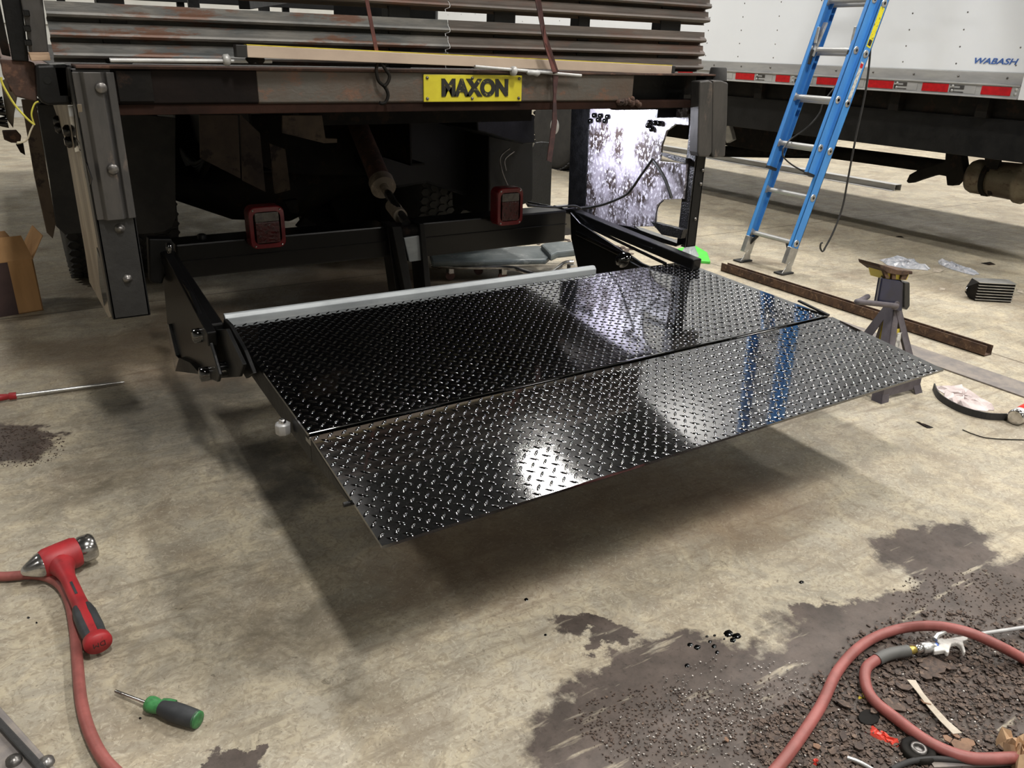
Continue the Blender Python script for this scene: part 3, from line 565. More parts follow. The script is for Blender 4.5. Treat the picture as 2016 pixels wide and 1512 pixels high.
# tail lamps
def tail(q, nm):
    cx0 = sum(p[0] for p in q)/4; cy0 = sum(p[1] for p in q)/4; cc = at(cx0, cy0, y=3.40); hw = (at(q[1][0], cy0, y=3.40).x-at(q[0][0], cy0, y=3.40).x)/2*.94; hh = (at(cx0, q[0][1], y=3.40).z-at(cx0, q[2][1], y=3.40).z)/2*.96; x0, x1, z0, z1 = cc.x-hw, cc.x+hw, cc.z-hh, cc.z+hh
    r = .03; cs = []
    for cx_, cz_, a0 in ((x1-r, z1-r, 0), (x0+r, z1-r, 90), (x0+r, z0+r, 180), (x1-r, z0+r, 270)):
        for k in range(5): a = math.radians(a0+k*22.5); cs.append(Vector((cx_+r*math.cos(a), 3.40, cz_+r*math.sin(a))))
    t = thing('tail_lamp', ((x0+x1)/2, 3.45, z0), nm, 'tail lamp', 'square tail lamps on the cross tube')
    cm = sum(cs, Vector())/len(cs)
    fr = MB(); out = [c_.copy() for c_ in cs]; back = [c_+Vector((0, .07, 0)) for c_ in cs]; inn = [cm+(c_-cm)*.76+Vector((0, .0, 0)) for c_ in cs]; n = len(cs)
    fr.add(back+[c_+Vector((0, .008, 0)) for c_ in out]+[cm+(c_-cm)*.96 for c_ in cs]+inn, [(i+r_*n, (i+1) % n+r_*n, (i+1) % n+(r_+1)*n, i+(r_+1)*n) for r_ in range(3) for i in range(n)]+[tuple(range(n))]); fr.build('lamp_housing', 'lred', t)
    w_ = x1-x0; h = z1-z0
    MB().box(x0+w_*.17, x1-w_*.17, 3.398, 3.43, z0+h*.14, z0+h*.64).build('brake_lens', 'lensred', t, .003)
    MB().box(x0+w_*.17, x1-w_*.17, 3.398, 3.43, z0+h*.645, z0+h*.86).build('reverse_lens', 'lensclr', t, .003)
    for sx in (.13, .87):
        for sz in (.08, .92): MB().lathe((x0+w_*sx, 3.402, z0+h*sz), (0, -1, 0), [(0, .005), (.004, .004), (.005, .001)], 10).build('screw', 'chrome', t)
    MB().box(x0+w_*.3, x1-w_*.3, 3.46, 3.52, z0+.01, z0+.06).build('lamp_bracket', 'semi', t)
tail([(489, 405), (565, 405), (565, 492), (489, 492)], 'red tail lamp on the cross tube, nearer the left corner post')
tail([(978, 369), (1032, 369), (1032, 446), (978, 446)], 'red tail lamp on the cross tube, right of the hydraulic lever')
# ================================================================== GUARDRAIL GATE ON THE BED
R_ = thing('guardrail_gate', (1.5, 3.0, 1.26), 'rusty corrugated guardrail gate standing across the rear of the bed', 'gate')
def wrail(x0, x1, z0, z1, y, m, ribs=3, nm='guardrail_panel', lab=None):
    h = (z1-z0); prof = []
    for k in range(ribs):
        b0 = z0+h*k/ribs; s_ = h/ribs
        prof += [(y+.034, b0), (y+.038, b0+s_*.15), (y, b0+s_*.24), (y-.004, b0+s_*.36), (y, b0+s_*.48), (y+.013, b0+s_*.62), (y+.016, b0+s_*.98)]
    n = len(prof); b = MB(); nx_ = 2
    vs = [Vector((x, p[0], p[1])) for x in (x0, x1) for p in prof]+[Vector((x, p[0]+.004, p[1])) for x in (x0, x1) for p in prof]
    fs = [(i, i+1, n+i+1, n+i) for i in range(n-1)]+[(2*n+i, 3*n+i, 3*n+i+1, 2*n+i+1) for i in range(n-1)]
    fs += [(i, 2*n+i, 2*n+i+1, i+1) for i in range(n-1)]+[(n+i, n+i+1, 3*n+i+1, 3*n+i) for i in range(n-1)]+[(n-1, 3*n-1, 4*n-1, 2*n-1), (0, n, 3*n, 2*n)]
    b.add(vs, fs); return b.build(nm, m, R_, .0015, label=lab)
wrail(.155, 1.507, 1.262, 1.435, 2.975, 'rail', lab='grey and rust patched lower left guardrail panel')
wrail(1.511, 2.835, 1.262, 1.435, 2.975, 'rail2', lab='brown grey lower right guardrail panel')
wrail(.155, 1.507, 1.463, 1.75, 2.975, 'rail2', 5, lab='upper left guardrail panel')
wrail(1.511, 2.845, 1.463, 1.75, 2.975, 'rail2', 5, lab='upper right guardrail panel')
for x, w_ in ((1.27, .09), (1.72, .10), (2.13, .06), (2.58, .12), (.30, .08)): MB().box(x, x+w_, 3.005, 3.07, 1.26, 1.75).build('gate_post', 'semi', R_, .004)
# bars of the open rack further forward on the bed
K = thing('stake_rack', (1.5, 6.5, 1.25), 'open dark steel rack further forward on the truck bed', 'rack')
for y in (5.2, 7.8):
    for z in (1.62, 1.9): MB().box(.2, 2.8, y, y+.05, z, z+.06).build('rack_bar', 'semi', K, .003)
for y, x in ((5.2, .6), (5.2, 1.0), (5.2, 1.4), (5.2, 2.2), (7.8, .5), (7.8, 1.4), (7.8, 2.3)): MB().box(x, x+.06, y+.05, y+.09, 1.25, 2.2).build('rack_upright', 'semi', K, .003)
o = MB(); o.bar(at(660, 18, y=3.9), at(860, 30, y=3.6), .05, .05); o.bar(at(480, 6, y=3.9), at(560, -4, y=4.4), .05, .05); o.build('rack_brace', 'semi', K, .003)
# ================================================================== THINGS ON THE BED
t = thing('straightedge_level', (1.6, 2.9, 1.258), 'long beige straightedge level with yellow top lying on the bed edge', 'level')
a, b_ = at(484, 101, y=2.80), at(1318, 138, y=2.89)
MB().bar(a, b_, .03, .036).build('level_body', 'beige', t, .002)
MB().bar(a+Vector((0, 0, .0195)), b_+Vector((0, 0, .0195)), .03, .003).build('top_edge', 'yel2', t, label='yellow top edge')
d = (b_-a).normalized(); MB().bar(a-d*.035, a, .031, .037).build('end_cap', 'blk', t, .002); MB().bar(b_, b_+d*.02, .031, .037).build('end_cap', 'blk', t, .002)
for i, (q0, q1, qc, lab) in enumerate((((217, 119), (535, 121), (446, 118), 'pale metal rod with round collar lying on the bed left of the level'),
                                      ((935, 131), (1144, 149), (1011, 140), 'pale metal rod with round collar leaning over the bed edge right of the sign'))):
    y_ = 2.82; a, b_, c_ = at(*q0, y=y_), at(*q1, y=y_), at(*qc, y=y_); t = thing('collared_rod', tuple(c_), lab, 'rod', 'collared rods on the bed edge')
    MB().tube([a, b_], .006, 12).build('rod', 'aludull', t); MB().tube([a+Vector((0, .015, .002)), b_.lerp(a, .3)+Vector((0, .015, .002))], .005, 10).build('side_rod', 'aludull', t)
    d = (b_-a).normalized(); MB().lathe(c_, d, [(-.012, .01), (-.008, .017), (.006, .018), (.012, .01)], 20).build('collar', 'aludull', t)
    MB().lathe(c_+d*.09, d, [(-.03, .006), (-.02, .011), (.0, .009), (.02, .013), (.03, .006)], 14).build('knob', 'dark' if i == 0 else 'aludull', t)
t = thing('hooked_strap', tuple(at(755, 140, y=2.83)), 'thin dull red strap with a dark S hook hanging over the bed beam', 'strap')
MB().prism([at(715, -20, y=2.76), at(722, -20, y=2.76), at(750, 125, y=2.83), at(743, 125, y=2.83)], (0, .004, 0)).build('webbing', 'strapred', t)
hk = MB(); hk.tube(spline(pts([(742, 128), (741, 142), (746, 160), (758, 172), (764, 186), (760, 200), (752, 204), (747, 202)], y=2.825), 6), .006, 10)
hk.tube(spline(pts([(750, 124), (760, 138), (767, 150), (763, 163), (756, 170)], y=2.82), 6), .006, 10); hk.tube(spline(pts([(742, 128), (748, 120), (758, 124), (756, 132)], y=2.822), 5), .005, 8); hk.build('s_hook', 'dark', t)
t = thing('hanging_strap', tuple(at(1085, 140, y=2.8)), 'dark maroon flat strap hanging over the bed edge down to mid height', 'strap')
MB().prism([at(1050, -20, y=2.75), at(1062, -20, y=2.75), at(1074, 60, y=2.78), at(1100, 142, y=2.81), at(1090, 146, y=2.81), at(1072, 90, y=2.78)], (0, .004, 0)).build('webbing', 'strapdk', t)
MB().prism([at(1072, 50, y=2.77), at(1078, 90, y=2.78), at(1096, 141, y=2.80), at(1088, 142, y=2.80), at(1070, 80, y=2.78)], (0, .004, 0)).build('webbing_edge', 'strapred', t)
MB().prism([at(1089, 140, y=2.82), at(1101, 138, y=2.82), at(1095, 190, y=2.82), at(1097, 240, y=2.82), at(1086, 320, y=2.82), at(1077, 316, y=2.82), at(1088, 235, y=2.82), at(1090, 185, y=2.82)], (0, .005, 0)).build('loose_tail', 'strapdk', t)
w1_ = MB(); w1_.tube(spline(pts([(2, 152), (6, 168), (28, 205), (52, 232), (68, 246)], y=2.9), 6), .0032, 8); w1_.tube(spline(pts([(68, 246), (62, 225), (68, 205), (76, 200)], y=2.95), 6), .0025, 8)
t = thing('trailer_wires', tuple(at(60, 240, y=2.9)), 'loose yellow and white wires dangling beside the left bed corner', 'wire')
w1_.build('yellow_wire', 'wireyel', t); w2_ = MB(); w2_.tube(spline(pts([(67, 244), (60, 258), (54, 274), (44, 280), (34, 281)], y=2.9), 6), .0025, 8); w2_.build('white_wire', 'wirewht', t)
MB().prism(pts([(33, 279), (42, 278), (42, 283), (33, 284)], y=2.9), (0, .004, 0)).build('wire_tag', 'wirewht', t)
# ================================================================== TRAILER BODY ON THE RIGHT
V = thing('box_trailer', (6.8, 7, 0), 'white box trailer body with red reflectors parked along the right side', 'trailer')
TX = 5.56; Y0, Y1 = 2.3, 11.8
MB().box(TX, TX+2.5, Y0, Y1, 1.285, 3.95).build('trailer_body', 'white', V, .004)
rv = MB()
for y in [2.62+.4*k for k in range(23)]:
    for z in [1.33+.105*j for j in range(12)]: rv.lathe((TX, y, z), (-1, 0, 0), [(0, .006), (.002, .005), (.003, .001)], 6)
rv.build('rivets', 'steel', V)['kind'] = 'stuff'
o = MB(); o.box(TX-.006, TX+.01, 2.95, Y1, 1.215, 1.285); o.build('rivet_band', 'aludull', V, .002)
o = MB(); o.box(TX-.012, TX+.01, 2.95, Y1, 1.132, 1.213); o.box(TX-.022, TX, 2.95, Y1, 1.205, 1.215); o.box(TX-.026, TX+.02, 2.95, Y1, 1.128, 1.136); o.build('lower_rail', 'alu' if False else 'aludull', V, .002)
MB().box(TX-.02, TX+.02, 2.3, 2.945, 1.128, 3.95).build('corner_panel', 'white', V, .002)
o = MB()
for k in range(26): o.lathe((TX-.007, 3.05+.33*k, 1.253), (-1, 0, 0), [(0, .008), (.003, .007), (.004, .001)], 8)
o.build('band_rivets', 'steel', V)
def yon(px, py): return at(px, py, x=TX-.013).y
reds = [(1931, 1990, 182), (1815, 1867, 174), (1709, 1759, 167), (1608, 1650, 160), (1527, 1555, 157), (1448, 1485, 153)]
for i, (p0, p1, py) in enumerate(reds):
    ya, yb = yon(p1, py), yon(p0, py); MB().box(TX-.0165, TX-.012, ya, yb, 1.147, 1.200).build('red_reflector', 'red', V, .001)
    gm = MB(); yc = yb+.17; gm.box(TX-.014, TX-.0122, yc-.13, yc+.13, 1.147, 1.2); gm.build('silver_tape', 'label' if False else 'aludull', V)
    lg = MB()
    for q in ((-.05, .05, 1.19, 1.196), (-.05, -.02, 1.178, 1.19), (-.05, .05, 1.170, 1.178), (.02, .05, 1.156, 1.17), (-.05, .05, 1.150, 1.156)): lg.box(TX-.0155, TX-.0145, yc+q[0], yc+q[1], q[2], q[3])
    lg.build('tape_mark', 'steel', V)
    for z in (1.16, 1.188): MB().lathe((TX-.012, ya-.03, z), (-1, 0, 0), [(0, .011), (.005, .009), (.007, .002)], 12).build('rail_rivet', 'aludull', V)
for k in range(8):
    ya = 5.95+.62*k; MB().box(TX-.0165, TX-.012, ya, ya+.2, 1.147, 1.2).build('red_reflector', 'red', V, .001)
text_mesh('WABASH', .05, (TX-.003, at(1918, 124, x=TX).y, at(1918, 125, x=TX).z), (0, -1, 0), (0, 0, 1), .003, 'side_lettering', 'wabash', V, shear=.25, bold=.0006, width=abs(yon(2004, 128)-yon(1918, 125)), label='blue WABASH lettering')
for x in (TX+.12, TX+.62, TX+1.8): MB().box(x, x+.09, 2.35, Y1, .80 if x < TX+.2 else .72, 1.128).build('chassis_rail', 'dark', V, .004)
o = MB()
for k in range(14): o.box(TX+.05, TX+2.4, 2.5+.66*k, 2.58+.66*k, 1.0, 1.128)
o.build('cross_members', 'dark', V)
MB().box(TX+.1, TX+.16, 2.35, 9.5, .74, 1.0).build('side_skirt', 'semi', V, .004, label='black rail face under the trailer floor')
# lower tube, hook shaped bracket and heat stained cylinder near the right edge
o = MB(); o.tube([at(1415, 298, x=6.7), at(1640, 300, x=6.7), at(1870, 330, x=6.7)], .06, 14); o.build('drive_shaft', 'dark', V)
o = MB(); o.prism(pts([(1784, 357), (1790, 344), (1806, 335), (1860, 318), (1862, 290), (1890, 290), (1896, 330), (1900, 350), (1886, 356), (1876, 366), (1864, 365), (1862, 347), (1845, 344), (1830, 347), (1808, 354), (1788, 361)], x=6.1), (.09, 0, 0)); o.build('hanger_bracket', 'dark', V, .006)
c0 = at(1914, 346, x=6.2); c1 = at(2045, 364, x=6.2); d = (c1-c0).normalized(); L_ = (c1-c0).length
o = MB(); R0 = .125
o.lathe(c0, d, [(-.01, .05), (0, R0*.9), (.03, R0), (.10, R0), (.11, R0*.92), (.17, R0*.92), (.175, R0), (.36, R0*1.05), (.365, R0*1.18), (.40, R0*1.2), (.41, R0*1.08), (.52, R0*1.08), (.53, R0*1.25), (.8, R0*1.25)], 36); o.build('exhaust_canister', 'muffler', V)
o = MB(); o.lathe(c0+d*.14, d, [(-.016, R0*.95), (-.015, R0*1.06), (.015, R0*1.06), (.016, R0*.95)], 32); o.box(c0.x-.02, c0.x+.02, c0.y-.16, c0.y-.11, c0.z-.13, c0.z-.09); o.build('band_clamp', 'dark', V)
MB().tube([at(1870, 338, x=6.15), at(1912, 346, x=6.2)], .05, 18).build('exhaust_pipe', 'dark', V)
MB().prism(pts([(1935, 290), (1975, 290), (1968, 318), (1958, 350), (1950, 384), (1944, 384), (1942, 340)], x=6.1), (.03, 0, 0)).build('canister_hanger', 'dark', V, .003)
MB().prism(pts([(1434, 240), (1440, 262), (1443, 275), (1430, 282), (1424, 262)], x=6.0), (.05, 0, 0)).build('bright_casting', 'aludull', V, .006)
MB().box(5.95, 6.1, 5.0, 9.0, .72, .80).build('lower_side_rail', 'dark', V, .004)
MB().prism(pts([(1476, 248), (1514, 250), (1513, 272), (1478, 270)], x=8.2), (.3, 0, 0)).build('tank_end', 'aludull', V, .004)
c_ = at(1098, 285, x=5.7); tyre(V, 5.72, 8.25, .5, .5, .28, -1, 'aludull')
MB().box(6.35, 6.9, 5.3, 6.6, .47, .74).build('dark_filler_box', 'dark', V, .02)  # this box and the next are added to darken the trailer underside
MB().box(6.35, 6.9, 6.8, 9.2, .47, .74).build('dark_filler_box', 'dark', V, .02)
# a white and red vehicle glimpsed further back
t = thing('parked_vehicle', (5.6, 12.6, 0), 'red and white parked vehicle glimpsed through the gap beside the far wheel', 'vehicle')
MB().box(4.9, 6.6, 12.5, 12.9, .55, 1.25).build('rear_panel', 'truckred', t, .02); MB().box(5.0, 6.5, 12.48, 12.5, .62, .75).build('bumper', 'aludull', t, .004)
for x in (5.0, 6.3): MB().lathe((x, 12.75, .3), (1, 0, 0), [(0, .28), (.02, .3), (.18, .3), (.2, .28)], 24).build('tyre', 'tyre', t)
# ================================================================== LADDER
LD = thing('extension_ladder', (4.3, 3.68, 0), 'blue extension ladder with silver rungs leaning against the white trailer', 'ladder')
u = Vector((.288, 0, .9576)).normalized(); q_ = Vector((-u.z, 0, u.x))   # along, toward the climber
k1 = Vector((4.329, 0, .202)); yn, yf = 3.484, 3.884
def chan(y, s_, l0, l1, off, name, m, w_=.074, fl_=.028, t=.006, parent=None):
    o = MB(); c0 = k1+q_*off
    def P(l, a, b): return c0+u*l+q_*a+Vector((0, b, 0))
    for (a0, a1, b0, b1) in ((-w_/2, w_/2, y, y+s_*t), (w_/2-t, w_/2, y, y+s_*fl_), (-w_/2, -w_/2+t, y, y+s_*fl_)):
        o.hexa([P(l0, a0, b0), P(l0, a1, b0), P(l0, a1, b1), P(l0, a0, b1), P(l1, a0, b0), P(l1, a1, b0), P(l1, a1, b1), P(l1, a0, b1)])
    return o.build(name, m, parent or LD, .001)
chan(yn, 1, -.09, 4.15, 0, 'base_rail', 'lblue'); chan(yf, -1, -.09, 4.15, 0, 'base_rail', 'lblue')
OFF = .068
chan(yn+.025, 1, .44, 4.9, OFF, 'fly_rail', 'lblue'); chan(yf-.025, -1, .44, 4.9, OFF, 'fly_rail', 'lblue')
for k in range(0, 14):
    c_ = k1+u*(.3048*k)
    for (off, y0, y1, cond, nm) in ((0, yn+.004, yf-.004, k < 14, 'base_rung'), (OFF, yn+.03, yf-.03, k >= 2, 'fly_rung')):
        if not cond: continue
        a = c_+q_*off+Vector((0, y0, 0)); b_ = c_+q_*off+Vector((0, y1, 0))
        o = MB(); o.tube([a, b_], .0165, 14); r = o.build(nm, 'aludull', LD)
        MB().lathe(a-Vector((0, .004+.0035, 0)), (0, -1, 0), [(-.012, .024), (0, .024), (.002, .018), (.0021, .012)], 24).build('rung_plate', 'alu', r)
        MB().lathe(a-Vector((0, .0095, 0)), (0, -1, 0), [(0, .010), (.0012, .010)], 6).build('rung_socket', 'oil', r)
        MB().lathe(b_-Vector((0, .004, 0)), (0, -1, 0), [(-.004, .026), (0, .026), (.012, .018)], 24).build('rung_collar', 'aludull', r)
# fly rail end caps
for y in (yn+.022, yf-.056):
    c_ = k1+u*.44+q_*OFF; o = MB(); a = c_+Vector((0, y+.014, 0)); o.bar(a-u*.012, a+u*.006, .08, .034, up=(0, 1, 0)); o.build('rail_end_cap', 'blk', LD, .002)
# feet
for y, s_ in ((yn, 1), (yf-.03, 1)):
    c_ = k1-u*.09; o = MB(); o.bar(c_+Vector((0, y+.014, 0))-u*.055, c_+Vector((0, y+.014, 0))+u*.06, .078, .036, up=(0, 1, 0)); f = o.build('foot_shoe', 'alu', LD, .003)
    b0 = k1-u*.20; o = MB(); o.box(b0.x-.055, b0.x+.06, y-.02, y+.055, .002, .012); o.build('foot_pad', 'rubber', f, .002)
    o = MB(); o.prism([(b0.x-.04, y-.006, .012), (b0.x+.05, y-.006, .012), (b0.x+.045, y-.006, .06), (b0.x+.02, y-.006, .085), (b0.x-.0, y-.006, .06)], (0, .006, 0)); o.build('foot_bracket', 'alu', f, .001)
# braces under the lowest rung
for y, s_ in ((yn+.02, 1), (yf-.02, -1)):
    a = k1+Vector((0, y, 0))-u*.085; b_ = k1+Vector((0, y+s_*.05, 0))-u*.012; MB().bar(a, b_, .02, .012, up=(1, 0, 0)).build('rung_brace', 'blk', LD, .001)
# rung locks on the fly section
for y in (yf-.07, yn+.05):
    b0 = k1+u*(.3048*4)+q_*(OFF+.0); c_ = b0+Vector((0, y, 0))
    o = MB(); o.bar(c_-u*.05+q_*.02, c_+u*.17+q_*.0, .014, .03, up=(0, 1, 0)); lk = o.build('rung_lock', 'alu', LD, .002)
    MB().bar(c_+u*.03+q_*.03, c_+u*.13+q_*.035+Vector((0, .012, 0)), .012, .016, up=(0, 1, 0)).build('lock_arm', 'alu', lk, .001)
    MB().bar(c_-u*.10+q_*.02, c_-u*.01+q_*.03, .02, .012, up=(0, 1, 0)).build('lock_tongue', 'blk', lk, .001)
for l0, l1, m, w_, lab in ((1.42, 1.70, 'ylabel', .044, 'yellow warning label'), (.98, 1.24, 'label', .03, 'white warning label')):
    a = k1+u*(1.26 if m == 'ylabel' else .94)+Vector((0, yn-.0008, 0)); b_ = k1+u*(1.50 if m == 'ylabel' else 1.17)+Vector((0, yn-.0008, 0))
    lb = MB().bar(a, b_, w_, .001, up=(0, 1, 0)).build('rail_label', m, LD, label=lab)
    if m == 'ylabel': MB().bar(a+u*.01-Vector((0, .0008, 0)), a+u*.045-Vector((0, .0008, 0)), .03, .001, up=(0, 1, 0)).build('label_block', 'blk', lb)
    else: MB().bar(b_-u*.035-Vector((0, .0008, 0)), b_-u*.01-Vector((0, .0008, 0)), .026, .001, up=(0, 1, 0)).build('label_block', 'red', lb)
rp = MB(); rp.tube(spline(pts([(1645, 170), (1622, 200), (1612, 225), (1590, 250), (1555, 275)], y=3.75), 6)+spline(pts([(1542, 292), (1542, 308), (1560, 325), (1590, 342)], y=3.6), 6), .005, 8); rp.build('rope', 'rubber', LD)
# strap with a hook hanging beside the ladder
t = thing('hanging_line', tuple(at(1640, 460, y=3.5)), 'thin dark hanging line with a bent hook end hanging right of the ladder', 'cord')
P = spline(pts([(1716, -30), (1714, 90), (1704, 180), (1685, 270), (1668, 360), (1658, 410), (1640, 458), (1622, 492)], y=3.52), 8)
MB().tube(P, .0065, 8).build('line', 'rubber', t); MB().tube(spline(pts([(1624, 490), (1619, 495), (1615, 488), (1616, 480), (1619, 478)], y=3.52), 5), .006, 8).build('hook', 'rubber', t)
# ================================================================== FLOOR: middle and right
# jack stand
J = thing('jack_stand', (3.15, 1.95, 0), 'blue and grey jack stand with yellow saddle behind the right ramp corner', 'jack stand')
jb = [Vector((2.945, 1.80, 0)), Vector((3.225, 1.795, 0)), Vector((3.24, 2.07, 0)), Vector((2.96, 2.09, 0))]; jc = sum(jb, Vector())/4; top = Vector((jc.x, jc.y, .43))
for i, p in enumerate(jb):
    n = (p-jc).normalized(); e = top+Vector((n.x*.035, n.y*.035, -.06)); o = MB()
    d = (e-p).normalized(); s1 = Vector((1, 0, 0))*(1 if n.x < 0 else -1); s2 = Vector((0, 1, 0))*(1 if n.y < 0 else -1); w_ = .05; tt = .005
    for s_, o_ in ((s1, s2), (s2, s1)): o.hexa([p, p+s_*w_, p+s_*w_+o_*tt, p+o_*tt, e, e+s_*w_*.8, e+s_*w_*.8+o_*tt, e+o_*tt])
    o.build('leg', 'jackgrey', J, .001)
for i in range(4):
    a, b_ = jb[i].lerp(top, .1), jb[(i+1) % 4].lerp(top, .1); a.z = b_.z = .045; MB().bar(a, b_, .006, .045).build('base_brace', 'jackgrey', J, .001)
hp_ = pts([(1727, 604), (1737, 548), (1772, 553), (1778, 558), (1776, 612), (1768, 612), (1752, 601)], y=jc.y-.05)
MB().prism(hp_, (0, .006, 0)).build('head_front', 'navy', J, .002)
vd = Vector((.062, .055, 0)); MB().prism([p+vd for p in hp_], (0, .006, 0)).build('head_back', 'navy', J, .002)
pl0, pr0 = hp_[0], hp_[5]
MB().prism([hp_[4], hp_[3], hp_[3]+vd, hp_[4]+vd], (-.006, 0, 0)).build('head_right', 'navy', J, .002)
MB().prism([hp_[0], hp_[1], hp_[1]+vd, hp_[0]+vd], (.006, 0, 0)).build('head_left', 'navy', J, .002)
MB().prism(pts([(1781, 556), (1792, 556), (1792, 603), (1786, 611), (1780, 606)], y=jc.y-.01), (0, .06, 0)).build('pawl_housing', 'postblk', J, .005)
MB().box(jc.x-.02, jc.x+.02, jc.y-.02, jc.y+.02, .1, .43).build('ratchet_post', 'yel2', J, .003)
MB().prism(pts([(1737, 530), (1793, 534), (1786, 552), (1742, 550)], y=jc.y-.035), (0, .07, 0)).build('saddle_neck', 'yel2', J, .004, label='yellow neck under the saddle')
MB().prism(pts([(1731, 520), (1745, 524), (1766, 531), (1797, 534), (1797, 540), (1780, 542), (1764, 541), (1748, 538), (1733, 527)], y=jc.y-.05), (0, .10, 0)).build('saddle', 'rustangle', J, .003)
for q in ([(1738, 530), (1745, 532), (1752, 548), (1744, 548)], [(1757, 540), (1764, 541), (1764, 551), (1756, 550)], [(1776, 541), (1790, 538), (1784, 551), (1774, 551)]): MB().prism(pts(q, y=jc.y-.045), (0, .01, 0)).build('neck_rib', 'rustangle', J, .001)
hp = spline([at(1730, 619, y=jc.y-.05), at(1693, 598, y=jc.y-.12), at(1684, 590, y=jc.y-.13), at(1700, 585, y=jc.y-.1), at(1708, 586, y=jc.y-.06)], 4)
o = MB(); a = at(1765, 602, y=jc.y-.055); b_ = at(1690, 594, y=jc.y-.09); c_ = at(1708, 584, y=jc.y-.02); o.tube(spline([a, a.lerp(b_, .5), a.lerp(b_, .93), b_+Vector((-.004, .004, .0)), b_.lerp(c_, .2), c_], 6), .011, 12); o.build('handle', 'jackgrey', J)
MB().lathe(a+Vector((0, .01, 0)), (0, -1, 0), [(0, .02), (.012, .018)], 14).build('handle_boss', 'jackgrey', J)
MB().prism([(jc.x-.03, jc.y-.055, .16), (jc.x+.02, jc.y-.055, .16), (jc.x+.01, jc.y-.05, .285), (jc.x-.025, jc.y-.05, .285)], (0, .005, 0)).build('front_panel', 'yel2', J, .001)
MB().box(jc.x-.012, jc.x+.018, jc.y-.058, jc.y-.054, .18, .27).build('warning_label', 'label', J)
# rusty angle lying on the floor
an = MB(); a, b_ = Vector((3.955, 3.74, .0)), Vector((3.955, 1.93, 0)); an.box(3.93, 3.936, 1.93, 3.74, .0, .055); an.box(3.93, 3.995, 1.93, 3.74, .0, .006); an.box(3.986, 3.992, 1.93, 3.74, 0, .05)
tag(an.build('steel_channel', 'rustangle', None, .001), 'brown rusty steel channel lying on the floor behind the jack stand', 'steel channel')
tag(MB().box(3.575, 3.745, .9, 3.6, .001, .007).build('flat_steel_bar', 'flatgrey', None, .001), 'wide flat grey steel bar lying on the floor between ramp and rusty channel', 'steel bar')
# aluminium channel on the floor under the trailer
al = MB(); y0, y1 = 5.49, 10.5; al.box(8.30, 8.306, y0, y1, 0, .06); al.box(8.30, 8.42, y0, y1, .06, .066); al.box(8.24, 8.30, y0, y1, .0, .004); al.box(8.414, 8.42, y0, y1, 0, .06); al.box(8.28, 8.30, y0, y1, 0, .006)
tag(al.build('aluminium_channel', 'aludull', None, .001), 'long aluminium channel lying on the floor beneath the trailer', 'channel')
# ribbed block
t = thing('ribbed_block', tuple(at(1950, 590, z=0)), 'small dark ribbed metal block with a ring, on the floor right of the jack stand', 'metal block')
q = pts([(1915, 590), (1992, 595), (1996, 560), (1925, 556)], z=0); z_ = .14
a, b_ = at(1918, 592, z=0), at(1990, 596, z=0); d = (b_-a); hgt = at(1916, 544, y=a.y).z-0
hgt = .115; bk_ = Vector((-d.y, d.x, 0)).normalized()*.10
MB().prism([a, b_, b_+bk_, a+bk_], (0, 0, hgt)).build('block_core', 'dark', t, .002)
for k in range(7):
    z = .010+k*hgt/6.6; MB().prism([a-bk_*.12+Vector((0, 0, z)), b_-bk_*.12+Vector((0, 0, z)), b_+bk_*1.03+Vector((0, 0, z)), a+bk_*1.03+Vector((0, 0, z))], (0, 0, .004)).build('rib', 'alu', t)
pe = a+bk_*.5-d.normalized()*.045+Vector((0, 0, .04)); MB().add([a, a+bk_, a+bk_+Vector((0, 0, hgt)), a+Vector((0, 0, hgt)), pe, pe+Vector((0, 0, .03))], [(0, 1, 2, 3), (0, 4, 1), (1, 4, 5, 2), (3, 2, 5), (0, 3, 5, 4)]).build('tapered_end', 'dark', t)
MB().tube([pe+Vector((.012*math.cos(k*.7), -.01, .018+.012*math.sin(k*.7))) for k in range(9)], .003, 8, closed=True).build('ring', 'chrome', t)
# scraps
def crumple(name, q, m, lab, cat, h=.02, n=5, seed=1, group=None):
    rs = random.Random(seed); P = pts(q, z=0.001); k = len(P); c_ = sum(P, Vector())/k; jt = min(.006, .07*max((p-c_).length for p in P)); vs = []; rings = n
    for r in range(rings+1):
        f = 1-r/rings*.999
        for i, p in enumerate(P):
            vs.append(c_+(p-c_)*f+Vector((rs.uniform(-jt, jt), rs.uniform(-jt, jt), (0.001 if r == 0 else rs.uniform(.15, 1)*h))))
    fs = [(r*k+i, r*k+(i+1) % k, (r+1)*k+(i+1) % k, (r+1)*k+i) for r in range(rings) for i in range(k)]
    b = MB(); b.add(vs, fs); bot = len(b.v); b.add([Vector((v[0], v[1], .0004)) for v in vs[:k]], [tuple(range(k))[::-1]])
    return tag(b.build(name, m), lab, cat, group)
def dens(q, m=3):
    out = []
    for i in range(len(q)):
        a, b_ = q[i], q[(i+1) % len(q)]
        for j in range(m): out.append((a[0]+(b_[0]-a[0])*j/m, a[1]+(b_[1]-a[1])*j/m))
    return out
crumple('plastic_wrap', dens([(1732, 512), (1760, 510), (1800, 516), (1832, 528), (1826, 532), (1790, 530), (1750, 524)]), 'plastic', 'crumpled clear plastic wrap on the floor above the jack stand', 'plastic wrap', .035, seed=3)
crumple('plastic_wrap', dens([(1846, 513), (1880, 518), (1928, 540), (1915, 542), (1870, 530), (1848, 520)]), 'plastic', 'crumpled plastic strip on the floor just above the ribbed block', 'plastic wrap', .03, seed=4)
crumple('paper_scrap', dens([(1838, 528), (1860, 532), (1850, 537), (1836, 535)], 2), 'tape', 'white scrap at the right end of the plastic wrap', 'scrap', .006, seed=5)
